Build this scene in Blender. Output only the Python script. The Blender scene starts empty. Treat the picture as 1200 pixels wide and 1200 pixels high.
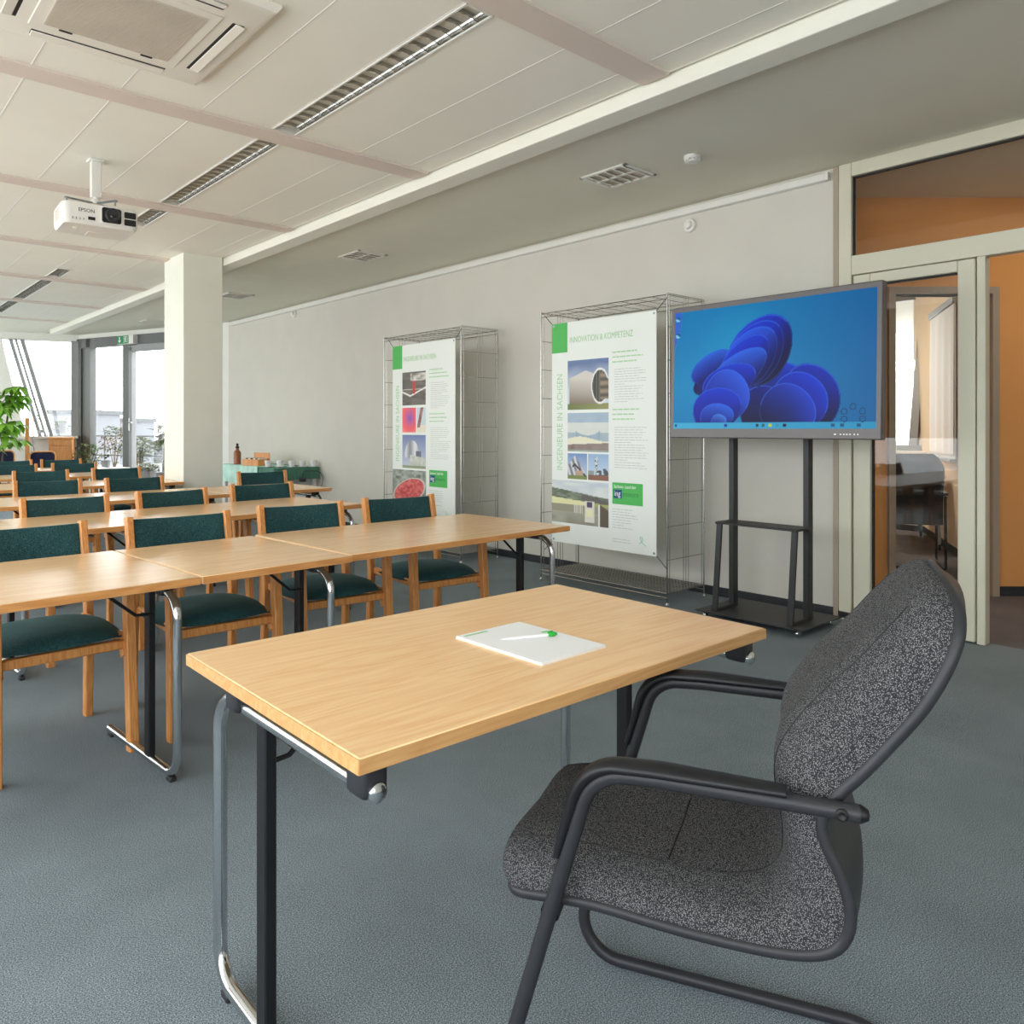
import bpy, bmesh, math, random
from mathutils import Matrix, Vector
PI = math.pi
R = math.radians
random.seed(7)
COL = bpy.context.scene.collection

# ------------------------------------------------------------------ helpers
def lin(c):
    return tuple((x / 255 / 12.92) if x / 255 <= 0.04045 else ((x / 255 + 0.055) / 1.055) ** 2.4 for x in c)

class MB:
    """collects shapes into one mesh"""
    def __init__(s):
        s.v, s.f, s.m = [], [], []
    def add(s, vs, fs, mi=0, M=None):
        o = len(s.v)
        for p in vs:
            p = Vector(p)
            s.v.append(M @ p if M else p)
        for f in fs:
            s.f.append([i + o for i in f]); s.m.append(mi)
        return s
    def box(s, c, d, bev=0.0, rot=None, mi=0, seg=None):
        seg = seg or (1 if bev < .011 else 4)
        bm = bmesh.new(); bmesh.ops.create_cube(bm, size=1)
        for v in bm.verts:
            v.co = Vector((v.co.x * d[0], v.co.y * d[1], v.co.z * d[2]))
        if bev:
            bmesh.ops.bevel(bm, geom=bm.edges[:], offset=min(bev, min(d) * .49), segments=seg, profile=.5, affect='EDGES')
        bm.verts.index_update()
        M = Matrix.Translation(c) @ (rot.to_4x4() if rot else Matrix())
        s.add([v.co.copy() for v in bm.verts], [[v.index for v in f.verts] for f in bm.faces], mi, M)
        bm.free(); return s
    def span(s, a, b, bev=0.0, mi=0):
        return s.box([(a[i] + b[i]) / 2 for i in range(3)], [abs(b[i] - a[i]) for i in range(3)], bev, None, mi)
    def rings(s, rs, closed=True, caps=True, mi=0):
        n = len(rs[0]); vs = [p for r in rs for p in r]; fs = []
        for i in range(len(rs) - 1):
            for j in range(n if closed else n - 1):
                k = (j + 1) % n
                fs.append([i * n + j, i * n + k, (i + 1) * n + k, (i + 1) * n + j])
        if caps and closed:
            fs.append(list(range(n))[::-1]); fs.append([(len(rs) - 1) * n + j for j in range(n)])
        return s.add(vs, fs, mi)
    def sweep(s, pts, shape, closed=False, mi=0, up=None):
        """shape: list of (a,b) offsets or callable(i,t)->list"""
        P = [Vector(p) for p in pts]; n = len(P); T = []
        for i in range(n):
            if closed: t = P[(i + 1) % n] - P[i - 1]
            else: t = P[min(i + 1, n - 1)] - P[max(i - 1, 0)]
            T.append(t.normalized())
        u = Vector(up) if up else (Vector((0, 0, 1)) if abs(T[0].z) < .9 else Vector((1, 0, 0)))
        a = (u - T[0] * u.dot(T[0])).normalized(); rs = []
        for i in range(n):
            a = (a - T[i] * a.dot(T[i])).normalized(); b = T[i].cross(a)
            sh = shape(i) if callable(shape) else shape
            rs.append([P[i] + a * q[1] + b * q[0] for q in sh])
        if closed: rs.append(rs[0])
        return s.rings(rs, True, not closed, mi)
    def tube(s, pts, r, n=10, closed=False, mi=0):
        return s.sweep(pts, [(r * math.cos(2 * PI * k / n), r * math.sin(2 * PI * k / n)) for k in range(n)], closed, mi)
    def bar(s, pts, w, h, mi=0, up=None, bev=.003):
        w, h = w / 2, h / 2; c = min(bev, w * .6, h * .6)
        return s.sweep(pts, [(-w + c, -h), (w - c, -h), (w, -h + c), (w, h - c), (w - c, h), (-w + c, h), (-w, h - c), (-w, -h + c)], False, mi, up)
    def lathe(s, prof, n=24, M=None, mi=0):
        rs = [[Vector((r * math.cos(2 * PI * k / n), r * math.sin(2 * PI * k / n), z)) for k in range(n)] for r, z in prof]
        if M: rs = [[M @ p for p in r] for r in rs]
        return s.rings(rs, True, True, mi)
    def prism(s, poly, h, M=None, mi=0):
        n = len(poly)
        vs = [(x, y, 0) for x, y in poly] + [(x, y, h) for x, y in poly]
        fs = [list(range(n))[::-1], [n + i for i in range(n)]] + [[i, (i + 1) % n, n + (i + 1) % n, n + i] for i in range(n)]
        return s.add(vs, fs, mi, M)
    def quad(s, a, b, c, d, mi=0):
        return s.add([a, b, c, d], [[0, 1, 2, 3]], mi)
    def build(s, name, mats, parent=None, sharp=38, M=None, fix=True):
        me = bpy.data.meshes.new(name)
        me.from_pydata([tuple(p) for p in s.v], [], s.f)
        if M: me.transform(M)
        if not isinstance(mats, (list, tuple)): mats = [mats]
        for m in mats: me.materials.append(m)
        me.polygons.foreach_set('material_index', s.m)
        if fix:
            bm = bmesh.new(); bm.from_mesh(me); bmesh.ops.recalc_face_normals(bm, faces=bm.faces[:]); bm.to_mesh(me); bm.free()
        me.shade_smooth(); me.set_sharp_from_angle(angle=R(sharp))
        o = bpy.data.objects.new(name, me); COL.objects.link(o)
        if parent: o.parent = parent
        return o

def fillet(pts, r, n=7):
    """round the inner corners of a polyline"""
    P = [Vector(p) for p in pts]; out = [P[0]]
    for i in range(1, len(P) - 1):
        ri = r[i - 1] if isinstance(r, (list, tuple)) else r
        a, b = (P[i - 1] - P[i]), (P[i + 1] - P[i])
        la, lb = a.length, b.length; a.normalize(); b.normalize()
        ang = a.angle(b)
        if ri <= 0 or ang > PI - .01: out.append(P[i]); continue
        t = min(ri / math.tan(ang / 2), la * .49, lb * .49); rr = t * math.tan(ang / 2)
        c = P[i] + (a + b).normalized() * (rr / math.sin(ang / 2))
        s, e = P[i] + a * t - c, P[i] + b * t - c
        tot = s.angle(e)
        for k in range(n + 1):
            q = k / n
            out.append(c + (s * math.sin((1 - q) * tot) + e * math.sin(q * tot)) / math.sin(tot))
    out.append(P[-1]); return out

def tag(o, label=None, cat=None, group=None, kind=None):
    if label: o['label'] = label
    if cat: o['category'] = cat
    if group: o['group'] = group
    if kind: o['kind'] = kind
    return o
def thing(name, label, cat, loc=(0, 0, 0), rz=0, group=None):
    o = bpy.data.objects.new(name, None); COL.objects.link(o)
    o.location = loc; o.rotation_euler = (0, 0, rz); o.empty_display_size = .1
    return tag(o, label, cat, group)
def struct(name, mb, m, parent=None, **k):
    o = mb.build(name, m, parent, **k)
    if not parent: o['kind'] = 'structure'
    return o
def copy_tree(o, parent=None):
    c = o.copy(); COL.objects.link(c)
    if parent: c.parent = parent
    for ch in list(o.children): copy_tree(ch, c)
    return c

# ------------------------------------------------------------------ materials
def nodes(name):
    m = bpy.data.materials.new(name); m.use_nodes = True
    nt = m.node_tree
    for n in list(nt.nodes): nt.nodes.remove(n)
    out = nt.nodes.new('ShaderNodeOutputMaterial')
    return m, nt, out
def N(nt, t, **k):
    n = nt.nodes.new(t)
    for a, b in k.items(): setattr(n, a, b)
    return n
def coords(nt, scale=(1, 1, 1), kind='Object'):
    tc = N(nt, 'ShaderNodeTexCoord'); mp = N(nt, 'ShaderNodeMapping')
    mp.inputs['Scale'].default_value = scale
    nt.links.new(tc.outputs[kind], mp.inputs[0]); return mp.outputs[0]
def noise(nt, vec, scale, detail=3, rough=.5, dist=0):
    n = N(nt, 'ShaderNodeTexNoise'); nt.links.new(vec, n.inputs['Vector'])
    n.inputs['Scale'].default_value = scale; n.inputs['Detail'].default_value = detail
    n.inputs['Roughness'].default_value = rough; n.inputs['Distortion'].default_value = dist
    return n.outputs['Fac']
def ramp(nt, fac, stops):
    r = N(nt, 'ShaderNodeValToRGB'); nt.links.new(fac, r.inputs[0])
    el = r.color_ramp.elements
    while len(el) < len(stops): el.new(.5)
    for e, (p, c) in zip(el, stops): e.position = p; e.color = (*c, 1)
    return r.outputs[0]
def mixc(nt, fac, a, b, mode='MIX'):
    n = N(nt, 'ShaderNodeMix', data_type='RGBA', blend_type=mode)
    for i, x in ((0, fac), (6, a), (7, b)):
        if hasattr(x, 'is_output'): nt.links.new(x, n.inputs[i])
        elif isinstance(x, (int, float)): n.inputs[i].default_value = x
        else: n.inputs[i].default_value = (*x, 1)
    return n.outputs[2]
def bsdf(nt, out, col, rough=.5, metal=0, spec=.5, bump=None, bstr=.2, bdist=.002):
    b = N(nt, 'ShaderNodeBsdfPrincipled')
    if hasattr(col, 'is_output'): nt.links.new(col, b.inputs['Base Color'])
    else: b.inputs['Base Color'].default_value = (*col, 1)
    if hasattr(rough, 'is_output'): nt.links.new(rough, b.inputs['Roughness'])
    else: b.inputs['Roughness'].default_value = rough
    b.inputs['Metallic'].default_value = metal; b.inputs['Specular IOR Level'].default_value = spec
    if bump is not None:
        bp = N(nt, 'ShaderNodeBump'); bp.inputs['Strength'].default_value = bstr; bp.inputs['Distance'].default_value = bdist
        nt.links.new(bump, bp.inputs['Height']); nt.links.new(bp.outputs[0], b.inputs['Normal'])
    nt.links.new(b.outputs[0], out.inputs[0]); return b
def plain(name, c, rough=.5, metal=0, spec=.5, vary=.06, scale=6, bump=0):
    """solid paint, plastic or metal with a little procedural unevenness"""
    m, nt, out = nodes(name); c = lin(c); v = coords(nt)
    f = noise(nt, v, scale, 3)
    col = ramp(nt, f, [(.3, tuple(x * (1 - vary) for x in c)), (.7, tuple(min(1, x * (1 + vary)) for x in c))])
    bsdf(nt, out, col, rough, metal, spec, noise(nt, v, 220, 2) if bump else None, bump)
    return m
def wood(name, light, dark, scale=1.0, rough=.38, axis=0):
    m, nt, out = nodes(name)
    s = [9 * scale, 9 * scale, 9 * scale]; s[axis] = .9 * scale
    v = coords(nt, tuple(s))
    big = noise(nt, v, 1.1, 2, .5, .6)
    w = N(nt, 'ShaderNodeMath', operation='MULTIPLY'); nt.links.new(big, w.inputs[0]); w.inputs[1].default_value = 9
    fr = N(nt, 'ShaderNodeMath', operation='PINGPONG'); nt.links.new(w.outputs[0], fr.inputs[0]); fr.inputs[1].default_value = .5
    s2 = [120 * scale] * 3; s2[axis] = 6 * scale
    fine = noise(nt, coords(nt, tuple(s2)), 1, 2)
    a = N(nt, 'ShaderNodeMath', operation='MULTIPLY_ADD'); nt.links.new(fr.outputs[0], a.inputs[0]); a.inputs[1].default_value = .9; nt.links.new(fine, a.inputs[2])
    d = N(nt, 'ShaderNodeMath', operation='MULTIPLY'); nt.links.new(a.outputs[0], d.inputs[0]); d.inputs[1].default_value = .75
    col = ramp(nt, d.outputs[0], [(.25, lin(dark)), (.75, lin(light))])
    bsdf(nt, out, col, rough, 0, .5, fine, .05, .001)
    return m
def glass(name, tint=(1, 1, 1), base=.05, power=4):
    m, nt, out = nodes(name)
    lw = N(nt, 'ShaderNodeLayerWeight'); lw.inputs[0].default_value = .5
    pw = N(nt, 'ShaderNodeMath', operation='POWER'); nt.links.new(lw.outputs['Facing'], pw.inputs[0]); pw.inputs[1].default_value = power
    ma = N(nt, 'ShaderNodeMath', operation='MULTIPLY_ADD'); nt.links.new(pw.outputs[0], ma.inputs[0]); ma.inputs[1].default_value = .7; ma.inputs[2].default_value = base
    t = N(nt, 'ShaderNodeBsdfTransparent'); t.inputs[0].default_value = (*tint, 1)
    g = N(nt, 'ShaderNodeBsdfGlossy'); g.inputs['Roughness'].default_value = .02
    mx = N(nt, 'ShaderNodeMixShader')
    nt.links.new(ma.outputs[0], mx.inputs[0]); nt.links.new(t.outputs[0], mx.inputs[1]); nt.links.new(g.outputs[0], mx.inputs[2])
    nt.links.new(mx.outputs[0], out.inputs[0]); return m
def printed(name, emit=0, rough=.45):
    m, nt, out = nodes(name)
    a = N(nt, 'ShaderNodeVertexColor', layer_name='Col')
    if emit:
        b = bsdf(nt, out, (.004, .004, .005), .28, 0, .12)
        nt.links.new(a.outputs[0], b.inputs['Emission Color']); b.inputs['Emission Strength'].default_value = emit
    else: bsdf(nt, out, a.outputs[0], rough, 0, .3)
    return m

def carpet(name, cols, patch=.12):
    m, nt, out = nodes(name); v = coords(nt)
    f = noise(nt, v, 300, 3, .8)
    base = ramp(nt, f, [(.36, lin(cols[0])), (.5, lin(cols[1])), (.62, lin(cols[2]))])
    p = noise(nt, v, 2.2, 5, .65)
    sc = ramp(nt, p, [(.3, (1 - patch,) * 3), (.7, (1 + patch,) * 3)])
    col = mixc(nt, 1.0, base, sc, 'MULTIPLY')
    bsdf(nt, out, col, .97, 0, .15, f, .35, .003); return m
def tweed(name, a, b, scale):
    m, nt, out = nodes(name); v = coords(nt)
    vo = N(nt, 'ShaderNodeTexVoronoi'); nt.links.new(v, vo.inputs['Vector']); vo.inputs['Scale'].default_value = scale; vo.inputs['Randomness'].default_value = 1
    f = noise(nt, v, scale * 1.7, 2, .6)
    dots = ramp(nt, vo.outputs['Distance'], [(.2, (1, 1, 1)), (.52, (0, 0, 0))])
    fl_ = ramp(nt, f, [(.35, (.25,) * 3), (.65, (1,) * 3)])
    k = mixc(nt, 1.0, dots, fl_, 'MULTIPLY')
    col = mixc(nt, k, lin(a), lin(b))
    bsdf(nt, out, col, .95, 0, .1, dots, .35, .0015); return m
def velour(name, a, b, c):
    m, nt, out = nodes(name)
    f = noise(nt, coords(nt, (520, 520, 110)), 1, 3, .7)
    g = noise(nt, coords(nt), 7, 3)
    c1 = ramp(nt, f, [(.33, lin(a)), (.52, lin(b)), (.68, lin(c))])
    sc = ramp(nt, g, [(.3, (.8,) * 3), (.7, (1.2,) * 3)])
    b_ = bsdf(nt, out, mixc(nt, 1, c1, sc, 'MULTIPLY'), .85, 0, .2, f, .3, .001)
    b_.inputs['Sheen Weight'].default_value = .25; b_.inputs['Sheen Roughness'].default_value = .5
    b_.inputs['Sheen Tint'].default_value = (*lin((150, 190, 190)), 1)
    return m

M_wall = plain('wall_paint', (213, 209, 199), .85, 0, .2, .02, 3, .04)
M_wall_far = plain('white_paint', (236, 234, 228), .8, 0, .2, .02, 3, .04)
M_ceil = plain('ceiling_panel', (244, 241, 230), .8, 0, .2, .015, 2, .03)
M_ceil_strip = plain('ceiling_plaster', (226, 223, 208), .85, 0, .2, .02, 2, .04)
M_batten = plain('batten_paint', (224, 210, 200), .6, 0, .3, .02, 4)
M_beam = plain('beam_paint', (236, 234, 222), .6, 0, .3, .02, 4)
M_pillar = plain('pillar_paint', (232, 232, 220), .7, 0, .3, .02, 4, .03)
M_base = plain('skirting_grey', (58, 60, 64), .7, 0, .2, .08, 20)
M_carpet = carpet('blue_grey_carpet', [(72, 82, 90), (120, 132, 139), (180, 190, 196)])
M_carpet2 = carpet('grey_brown_carpet', [(80, 74, 76), (112, 106, 106), (140, 134, 132)])
M_frame = plain('door_profile', (212, 208, 188), .45, 0, .4, .02, 4)
M_gasket = plain('black_gasket', (18, 17, 17), .6)
M_orange = plain('orange_paint', (228, 164, 100), .85, 0, .2, .03, 2, .05)
M_peach = plain('peach_paint', (240, 216, 184), .85, 0, .2, .02, 2, .05)
M_taupe = plain('taupe_frame', (170, 156, 138), .5, 0, .3, .03, 4)
M_alu = plain('window_aluminium', (150, 151, 152), .45, .3, .4, .04, 5)
M_alu_d = plain('dark_aluminium', (112, 113, 112), .5, .3, .4, .04, 5)
M_glass = glass('window_glass')
M_glass2 = glass('door_glass', (.98, .98, .97), .035, 4)
M_desk = wood('beech_top', (250, 210, 158), (240, 188, 130), 1.0, .36)
M_table = wood('seminar_top', (245, 204, 154), (236, 186, 132), 1.0, .22)
M_edge = wood('beech_edge', (230, 164, 98), (208, 138, 76), 1.3, .4)
M_chairwood = wood('chair_beech', (226, 160, 92), (198, 126, 66), 2.0, .38, 2)
M_chairwood_y = wood('chair_beech_rail', (226, 160, 92), (198, 126, 66), 2.0, .38, 1)
M_green = velour('green_velour', (12, 42, 46), (34, 74, 77), (84, 114, 118))
M_tweed = tweed('tweed_upholstery', (50, 50, 54), (168, 167, 166), 500)
M_navy = velour('navy_cloth', (14, 16, 34), (26, 28, 56), (48, 50, 80))
M_chrome = plain('chrome', (214, 216, 218), .12, 1, .5, .02, 4)
M_wire = plain('wire_chrome', (186, 184, 180), .25, 1, .5, .05, 8)
M_steel = plain('satin_steel', (150, 158, 164), .3, 1, .5, .03, 4)
M_black = plain('black_steel', (22, 22, 26), .42, 0, .4, .1, 10)
M_plastic = plain('black_plastic', (44, 44, 48), .45, 0, .4, .08, 10)
M_stand = plain('graphite_steel', (52, 52, 53), .5, 0, .4, .08, 10)
M_bezel = plain('grey_bezel', (108, 104, 104), .4, .2, .4, .03, 5)
M_white = plain('white_plastic', (232, 230, 224), .4, 0, .4, .02, 5)
M_cream = plain('cream_plastic', (238, 233, 222), .45, 0, .4, .02, 5)
M_grille = plain('grille_beige', (212, 202, 186), .6, 0, .3, .04, 5)
M_dark = plain('dark_slot', (30, 28, 27), .7)
M_mirror = plain('louvre_mirror', (246, 246, 244), .22, 1, .5, .01, 4)
M_blade = plain('louvre_blade', (186, 184, 178), .15, 1, .5, .03, 6)
M_paper = plain('paper_white', (244, 244, 244), .7, 0, .2, .01, 4)
M_poster = plain('poster_sheet', (236, 240, 234), .5, 0, .3, .01, 3)
M_pgreen = plain('poster_green', (84, 184, 92), .5, 0, .3, .02, 3)
M_ptext = plain('poster_text_green', (172, 212, 164), .6)
M_pgrey = plain('poster_text_grey', (198, 203, 196), .6)
M_blue = plain('badge_blue', (30, 70, 120), .5)
M_print = printed('printed_picture')
M_screen = printed('screen_picture', .85)
M_lensglass = plain('lens_glass', (14, 12, 16), .06, 0, .8)
M_exit = plain('exit_green', (24, 140, 92), .4)
M_cloth_l = velour('mint_cloth', (176, 216, 202), (194, 230, 216), (208, 238, 226))
M_cloth_d = velour('bottle_green_cloth', (56, 100, 84), (80, 126, 108), (112, 152, 134))
M_porc = plain('porcelain', (240, 240, 240), .25, 0, .5, .01, 4)
M_leather = plain('black_leather', (30, 28, 28), .32, 0, .5, .1, 30, .15)
M_leaf = plain('leaf_green', (128, 182, 60), .45, 0, .4, .25, 9)
M_leaf2 = plain('shrub_green', (104, 128, 78), .5, 0, .4, .3, 12)
M_out_leaf = plain('outdoor_foliage', (90, 98, 76), .8, 0, .2, .35, 6)
M_terracotta = plain('terracotta', (170, 104, 70), .8)
M_stem = plain('stem_brown', (96, 78, 56), .8)
M_out = plain('distant_facade', (116, 118, 122), .9, 0, .1, .1, .2)
M_terrace = plain('terrace_slab', (118, 118, 116), .9, 0, .1, .06, 2)
M_rail = plain('railing_grey', (70, 72, 74), .6)
M_pen = plain('pen_green', (42, 176, 60), .35)
M_rust = plain('amber_bottle', (150, 84, 50), .35)
M_cabinet = wood('cabinet_veneer', (226, 158, 92), (204, 132, 72), .8, .4, 2)

# ------------------------------------------------------------------ camera and room frame
F_PX = 911.16; HZ = 502.0; CAMH = 1.24; TH = R(47.945)
cam = bpy.data.cameras.new('camera'); co = bpy.data.objects.new('camera', cam); COL.objects.link(co)
cam.sensor_width = 36; cam.sensor_fit = 'HORIZONTAL'; cam.lens = F_PX / 1200 * 36
cam.shift_y = -(600 - HZ) / 1200; cam.clip_start = .05; cam.clip_end = 500
co.location = (0, 0, CAMH); co.rotation_euler = (PI / 2, 0, TH - PI / 2)
bpy.context.scene.camera = co

XR = 5.0          # long right wall
CZ = 2.95         # ceiling
XL, YB = -2.1, -3.0   # window front on the left, wall behind
CORN = Vector((3.65, 15.89)); E1 = Vector((.357, -.934)).normalized(); E2 = Vector((-.956, .293)).normalized()
YEND = CORN.y + (XR - CORN.x) / E1.x * E1.y        # where the terrace door wall meets the right wall
FL = CORN + E2 * ((XL - CORN.x) / E2.x)

# floor
fl = MB()
fl.prism([(XL - .3, YB - .2), (XR + .05, YB - .2), (XR + .05, YEND), (CORN.x, CORN.y), (FL.x, FL.y), (XL - .3, FL.y)], .1, Matrix.Translation((0, 0, -.1)))
struct('floor', fl, M_carpet)
# ceiling: panel field, flush, with thin white strips standing in for the seam highlights
XS = [-2.0, -1.6, -1.2, -.8, 0, .385, .772, 1.16, 1.56, 1.95, 2.105, 2.525, 2.9, 3.06]
cl = MB(); seam_glint = MB()
def yfar(x): return CORN.y + (x - CORN.x) * (E2.y / E2.x if x < CORN.x else E1.y / E1.x) + .06
def ceil_strip(mb, x0, x1, y0, z0, z1):
    mb.prism([(x0, y0), (x1, y0), (x1, yfar(x1)), (x0, yfar(x0))], z1 - z0, Matrix.Translation((0, 0, z0)))
for a, b in zip(XS[:-1], XS[1:]):
    if abs(a - 1.95) < .01: continue
    ceil_strip(cl, a, b, YB - .2, CZ, CZ + .03)
    seam_glint.span((b - .0035, YB, CZ - .0015), (b + .0035, yfar(b) - .2, CZ + .002))
ceil_strip(cl, XL - .6, 3.1, YB - .2, CZ + .028, CZ + .2)
ceil_strip(cl, XL - .6, -2.0, YB - .2, CZ, CZ + .03)
# between the lamps of the light line the channel is closed
LAMPS = [(.55, 2.25), (2.44, 4.21), (4.40, 6.15), (6.35, 6.97), (9.40, 10.02), (10.18, 12.0), (12.16, 13.6)]
prev = YB - .2
for y0, y1 in LAMPS + [(yfar(2.0) - .1, 30)]:
    cl.span((1.953, prev, CZ), (2.102, y0, CZ + .03), .002); prev = y1
struct('ceiling', cl, M_ceil); struct('trim_20', seam_glint, M_white)
cs = MB(); cs.prism([(3.1, YB - .2), (XR + .1, YB - .2), (XR + .1, yfar(XR + .1)), (CORN.x, yfar(CORN.x)), (3.1, yfar(3.1))], .2, Matrix.Translation((0, 0, CZ))); struct('ceiling', cs, M_ceil_strip)
bm_ = MB(); bm_.span((3.085, YB, 2.875), (3.235, 15.4, CZ + .02), .004); struct('trim_1', bm_, M_beam)
k = 2
for yb in (.40, 2.345, 4.305, 6.25, 8.2, 10.12, 12.1, 14.07):
    b = MB(); b.span((XL, yb - .08, 2.936), (3.06, yb + .08, CZ + .01), .002); struct('trim_%d' % k, b, M_batten); k += 1
# pillar
p = MB(); p.span((2.69, 7.75, 0), (3.075, 8.3, CZ + .02), .006); struct('wall_pillar', p, M_pillar)
# right wall
w = MB(); w.span((XR, 2.37, 0), (XR + .14, YEND + .3, CZ + .1)); struct('wall_right', w, M_wall)
w = MB(); w.span((4.955, 2.42, 2.872), (XR + .02, YEND - .1, 2.925), .006)
w.span((4.955, 2.40, 2.872), (4.985, 2.423, 2.925), .002)
struct('trim_10', w, M_white)
w = MB(); w.span((XR - .03, 2.335, .0), (XR + .02, 2.372, CZ), .004); struct('trim_11', w, M_taupe)
w = MB(); w.span((XR - .014, 2.22, 0), (XR + .01, YEND - .05, .065), .006)
w.span((XR - .03, 2.235, 0), (XR + .01, 2.345, .065), .012); struct('baseboard_right', w, M_base)
# wall behind the camera with a window, seen by nobody but lit through
w = MB()
w.span((XL - .2, YB - .2, 0), (XR + .1, YB, .85)); w.span((XL - .2, YB - .2, 2.8), (XR + .1, YB, CZ + .1))
w.span((XL - .2, YB - .2, .85), (-1.9, YB, 2.8)); w.span((-.1, YB - .2, .85), (XR + .1, YB, 2.8))
struct('wall_back', w, M_wall_far)

# left window front, leaning outwards
LEAN = .42
def facade(name, wallname, y0, y1, x, sgn, mull, zs=.9, zt=2.8, trimmat=M_alu):
    """ribbon window between sill zs and head zt in a front along Y, leaning outwards in direction sgn"""
    w = MB(); w.span((x, y0, 0), (x + sgn * .2, y1, zs))
    w.span((x - sgn * .18, y0, zs), (x + sgn * .25, y1, zs + .035), .004)
    struct(wallname, w, M_wall_far)
    t = MB(); L = LEAN * sgn
    def pt(y, z, d=0): return Vector((x + sgn * (.12 + d) + L * (z - zs) / (zt - zs), y, z))
    for y in mull:
        t.bar([pt(y, zs), pt(y, zt)], .07, .1, up=(0, 1, 0))
    for z in (zs + .06, zt - .03):
        t.bar([pt(y0, z), pt(y1, z)], .07, .09)
    fr = struct(name, t, trimmat)
    for a, b in zip(mull[:-1], mull[1:]):
        g = MB(); q = [pt(a + .03, zs + .05), pt(b - .03, zs + .05), pt(b - .03, zt - .03), pt(a + .03, zt - .03)]
        n = Vector((.006 * sgn, 0, 0))
        g.add(q + [c + n for c in q], [[0, 1, 2, 3], [4, 5, 6, 7], [0, 1, 5, 4], [1, 2, 6, 5], [2, 3, 7, 6], [3, 0, 4, 7]])
        g.build('window_pane', M_glass, fr)
    return fr
facade('window_1', 'wall_left', YB, FL.y, XL, -1, [YB + .02 + i * (FL.y - YB - .04) / 12 for i in range(13)], .3, CZ)
# window in the wall behind
t = MB()
for x in (-1.88, -1.0, -.12): t.span((x - .035, YB - .14, .85), (x + .035, YB - .06, 2.8), .004)
for z in (.88, 2.77): t.span((-1.9, YB - .14, z - .035), (-.1, YB - .06, z + .035), .004)
fr = struct('window_2', t, M_alu)
for a, b in ((-1.88, -1.0), (-1.0, -.12)):
    g = MB(); g.span((a + .03, YB - .103, .9), (b - .03, YB - .097, 2.75)); g.build('window_pane', M_glass, fr)

# far end: terrace door wall (along E1) and gable window (along E2)
def fpt(org, e, s, z, d=0):
    nrm = Vector((-e.y, e.x)); q = org + e * s + nrm * d
    return Vector((q.x, q.y, z))
def fbox(mb, org, e, s0, s1, z0, z1, d0, d1):
    vs = [fpt(org, e, s, z, d) for z in (z0, z1) for d in (d0, d1) for s in (s0, s1)]
    mb.add(vs, [[0, 1, 3, 2], [4, 5, 7, 6], [0, 1, 5, 4], [2, 3, 7, 6], [0, 2, 6, 4], [1, 3, 7, 5]])
SW = (XR - CORN.x) / E1.x
w = MB()
fbox(w, CORN, E1, 2.62, SW + .1, 0, CZ + .1, 0, .15); fbox(w, CORN, E1, -.1, 2.62, 2.86, CZ + .1, 0, .15)
struct('wall_far', w, M_wall_far)
d = MB()
for s0, s1 in ((-.03, .1), (.24, .36), (1.25, 1.44), (2.5, 2.64)): fbox(d, CORN, E1, s0, s1, 0, 2.86, -.03, .09)
fbox(d, CORN, E1, 0, 2.62, 2.70, 2.87, -.03, .09); fbox(d, CORN, E1, 0, 2.62, 0, .07, -.03, .09)
fbox(d, CORN, E1, .05, .3, 0, 2.8, .0, .06)
dr = struct('door_1', d, M_alu_d)
lf = MB()
for s0, s1 in ((1.42, 1.50), (2.44, 2.52)): fbox(lf, CORN, E1, s0, s1, .06, 2.66, -.04, .05)
fbox(lf, CORN, E1, 1.42, 2.52, 2.58, 2.68, -.04, .05); fbox(lf, CORN, E1, 1.42, 2.52, .05, .2, -.04, .05)
leaf = lf.build('door_leaf', M_alu, dr)
g = MB(); fbox(g, CORN, E1, .35, 1.26, .06, 2.71, .02, .026); g.build('window_pane', M_glass, dr)
g = MB(); fbox(g, CORN, E1, 1.49, 2.45, .19, 2.6, .0, .006); g.build('window_pane', M_glass, leaf)
h = MB(); fbox(h, CORN, E1, 1.435, 1.475, 1.2, 1.42, -.055, -.04)
h.tube([fpt(CORN, E1, 1.455, 1.34, -.05), fpt(CORN, E1, 1.455, 1.34, -.1), fpt(CORN, E1, 1.58, 1.34, -.1)], .011, 8)
h.build('door_handle', M_chrome, leaf)
# gable window: slanted posts inside the plane
SF = (FL - CORN).length
w = MB(); fbox(w, CORN, E2, 0, SF, 0, 1.08, -.12, 0.0); fbox(w, CORN, E2, 0, SF, 2.82, CZ + .1, -.12, 0)
def slant(mb, sb, st, wd, z0, z1, d0, d1):
    vs = [fpt(CORN, E2, s + o, z, dd) for z, s in ((z0, sb), (z1, st)) for dd in (d0, d1) for o in (0, wd)]
    mb.add(vs, [[0, 1, 3, 2], [4, 5, 7, 6], [0, 1, 5, 4], [2, 3, 7, 6], [0, 2, 6, 4], [1, 3, 7, 5]])
slant(w, .84, 1.21, SF - 1.3, 1.08, 2.84, -.1, .02)
struct('wall_gable', w, M_wall_far)
w = MB(); fbox(w, CORN, E2, 0, SF, 1.06, 1.1, -.05, .22); struct('trim_12', w, M_white)
t = MB()
slant(t, .40, .86, .06, 1.1, 2.83, -.09, .03); slant(t, .51, .97, .03, 1.1, 2.83, -.06, .05); slant(t, .585, 1.04, .05, 1.1, 2.83, -.09, .03)
fbox(t, CORN, E2, .0, .12, 1.08, 2.83, -.09, .04)
gw = struct('window_3', t, M_alu)
g = MB(); fbox(g, CORN, E2, .1, 1.3, 1.1, 2.83, -.06, -.054); g.build('window_pane', M_glass, gw)

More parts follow.
